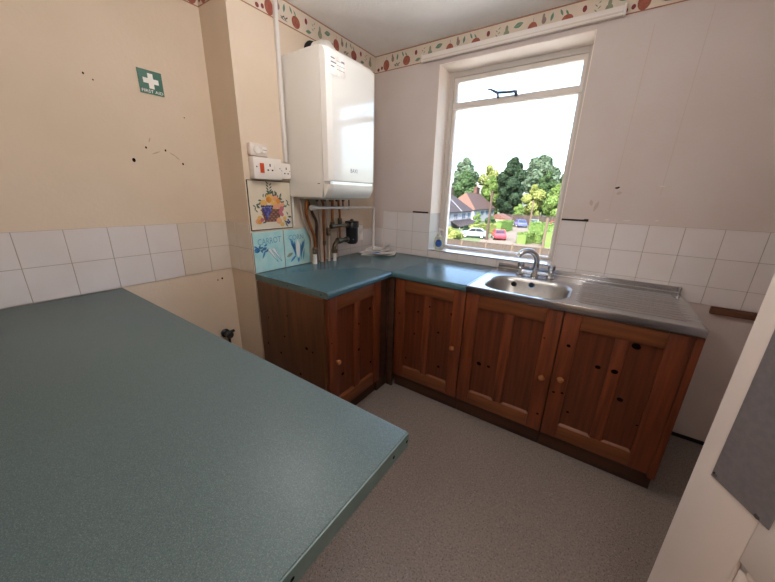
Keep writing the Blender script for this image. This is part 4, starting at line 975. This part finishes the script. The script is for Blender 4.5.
for x in (x0+.2, (x0+x1)/2, x1-.2): MB(f1_).box(x-.1, x+.1, -2.1, -1.9, ZG, zt_-.95, BRICKW).build('porch_post', h1, smooth=0)
# small garage with orange roof
p = G(498.5, 225.8); o = thing('garage', (p.x, p.y, ZG), 'small brick garage with orange roof by the far fence', 'garage')
zt_ = zat(p.x, p.y, 213.5); ze_ = zat(p.x, p.y, 218.5); w = 2.2
MB((Vector((p.x, p.y, 0)),)+WORLD[1:]).box(-w, w, -2.5, 2.5, ZG, ze_, mat('garage_wall', 'c8a898', .8)).build('wall', o, smooth=0)
b = MB((Vector((p.x, p.y, 0)),)+WORLD[1:]); b.add([(-w-.2, -2.7, ze_), (w+.2, -2.7, ze_), (w+.2, 2.7, ze_), (-w-.2, 2.7, ze_), (0, -2.7, zt_), (0, 2.7, zt_)], [(0, 4, 5, 3), (1, 2, 5, 4), (0, 1, 4), (2, 3, 5), (0, 3, 2, 1)], ROOFO); b.build('roof', o, smooth=None)

# cars
def carmat(n, c): return mat(n, c, .25, coat=.6)
GLZ = mat('car_glass', '20262c', .08); TYRE = mat('tyre', '151515', .8); LAMPC = mat('car_lamp', 'd8d8d4', .2)
def car(u, v, yaw, m_, label, cat='car', s=1.0):
    p = G(u, v); ca, sa = math.cos(yaw), math.sin(yaw)
    fr_ = (Vector((p.x, p.y, ZG+.04)), Vector((ca, sa, 0))*s, Vector((-sa, ca, 0))*s, Vector((0, 0, 1))*s)
    o = thing('car', (p.x, p.y, ZG+.04), label, cat, 'parked cars')
    frs = (fr_[0], fr_[1], fr_[3], -fr_[2])
    prof = [(-2.0, .30), (-2.05, .62), (-1.9, .92), (-1.0, 1.0), (-.25, 1.0), (1.2, 1.02), (1.95, .98), (2.05, .6), (2.0, .28)]
    b = MB(frs); b.prism(prof, -.86, .86, m_, .06, 2); b.build('body', o)
    cab_ = [(-1.05, .97), (-.35, 1.42), (.95, 1.46), (1.75, .97)]
    b = MB(frs); b.prism(cab_, -.74, .74, GLZ, .05, 2); b.build('windows', o)
    b = MB(fr_); b.box(-.35, .98, -.70, .70, 1.425, 1.475, m_, .02); 
    for sy in (-.72, .72):
        b.tube([(-1.0, sy, .99), (-.34, sy*.98, 1.44)], .04, m_, 6); b.tube([(.96, sy*.98, 1.46), (1.74, sy, .99)], .05, m_, 6); b.tube([(.3, sy*1.02, .99), (.3, sy*.99, 1.45)], .04, m_, 6)
    b.build('car_roof', o)
    for x in (-1.28, 1.28):
        for sy in (-.84, .84):
            w = MB(fr_); w.lathe([(.20, -.09), (.31, -.08), (.32, 0), (.31, .08), (.20, .09)], (x, sy, .31), (0, 1, 0), TYRE, 16); w.lathe([(.19, -.095), (.19, .095)], (x, sy, .31), (0, 1, 0), LAMPC, 12); w.build('wheel', o)
    for sy in (-.62, .62): MB(fr_).box(-2.08, -1.93, sy-.2, sy+.2, .62, .80, LAMPC, .03).build('headlamp', o)
car(498, 239, -1.15, carmat('car_red', 'b02834'), 'red car parked by the brown telegraph pole')
car(473.5, 237.5, .25, carmat('car_silver', '7c8188'), 'silver car parked behind the near fence')
car(519.5, 227.0, -1.1, carmat('car_blue', '4a4f94'), 'blue-violet car at the far end of the road', s=1.1)
car(533.5, 226.6, -1.4, carmat('car_grey', '6f7f82'), 'grey-green car beside the far telegraph pole', s=1.1)
car(554.5, 229.8, -.4, carmat('car_bright_red', 'c23a3e'), 'red car parked against the far fence at the right', s=1.15)

# ------------------------------------------------------------------ sky, sun
w = bpy.data.worlds.new('World'); bpy.context.scene.world = w; w.use_nodes = True
N = w.node_tree.nodes; L = w.node_tree.links; bg = N['Background']
sk = N.new('ShaderNodeTexSky'); sk.sky_type = 'NISHITA'; sk.sun_disc = False; sk.sun_elevation = math.radians(48); sk.sun_rotation = math.radians(200); sk.air_density = 1.0; sk.dust_density = 3.5; sk.ozone_density = 1.0
L.new(sk.outputs[0], bg.inputs['Color']); bg.inputs['Strength'].default_value = 1.05
sd = bpy.data.lights.new('sun', 'SUN'); sd.energy = 11; sd.angle = .01; sd.color = (1, .95, .86)
so = bpy.data.objects.new('sun', sd); C.objects.link(so)
so.rotation_euler = Vector((-.30, .60, -.74)).to_track_quat('-Z', 'Y').to_euler()
pd = bpy.data.lights.new('daylight_portal', 'AREA'); pd.shape = 'RECTANGLE'; pd.size = WX1-WX0; pd.size_y = WZ1-WZ0; pd.cycles.is_portal = True
po = bpy.data.objects.new('daylight_portal', pd); C.objects.link(po); po.location = ((WX0+WX1)/2, WT+.01, (WZ0+WZ1)/2); po.rotation_euler = (-PI/2, 0, 0)

sc = bpy.context.scene
sc.view_settings.view_transform = 'Standard'; sc.view_settings.look = 'None'; sc.view_settings.gamma = 1; sc.view_settings.exposure = .42
sc.cycles.max_bounces = 10; sc.cycles.diffuse_bounces = 6
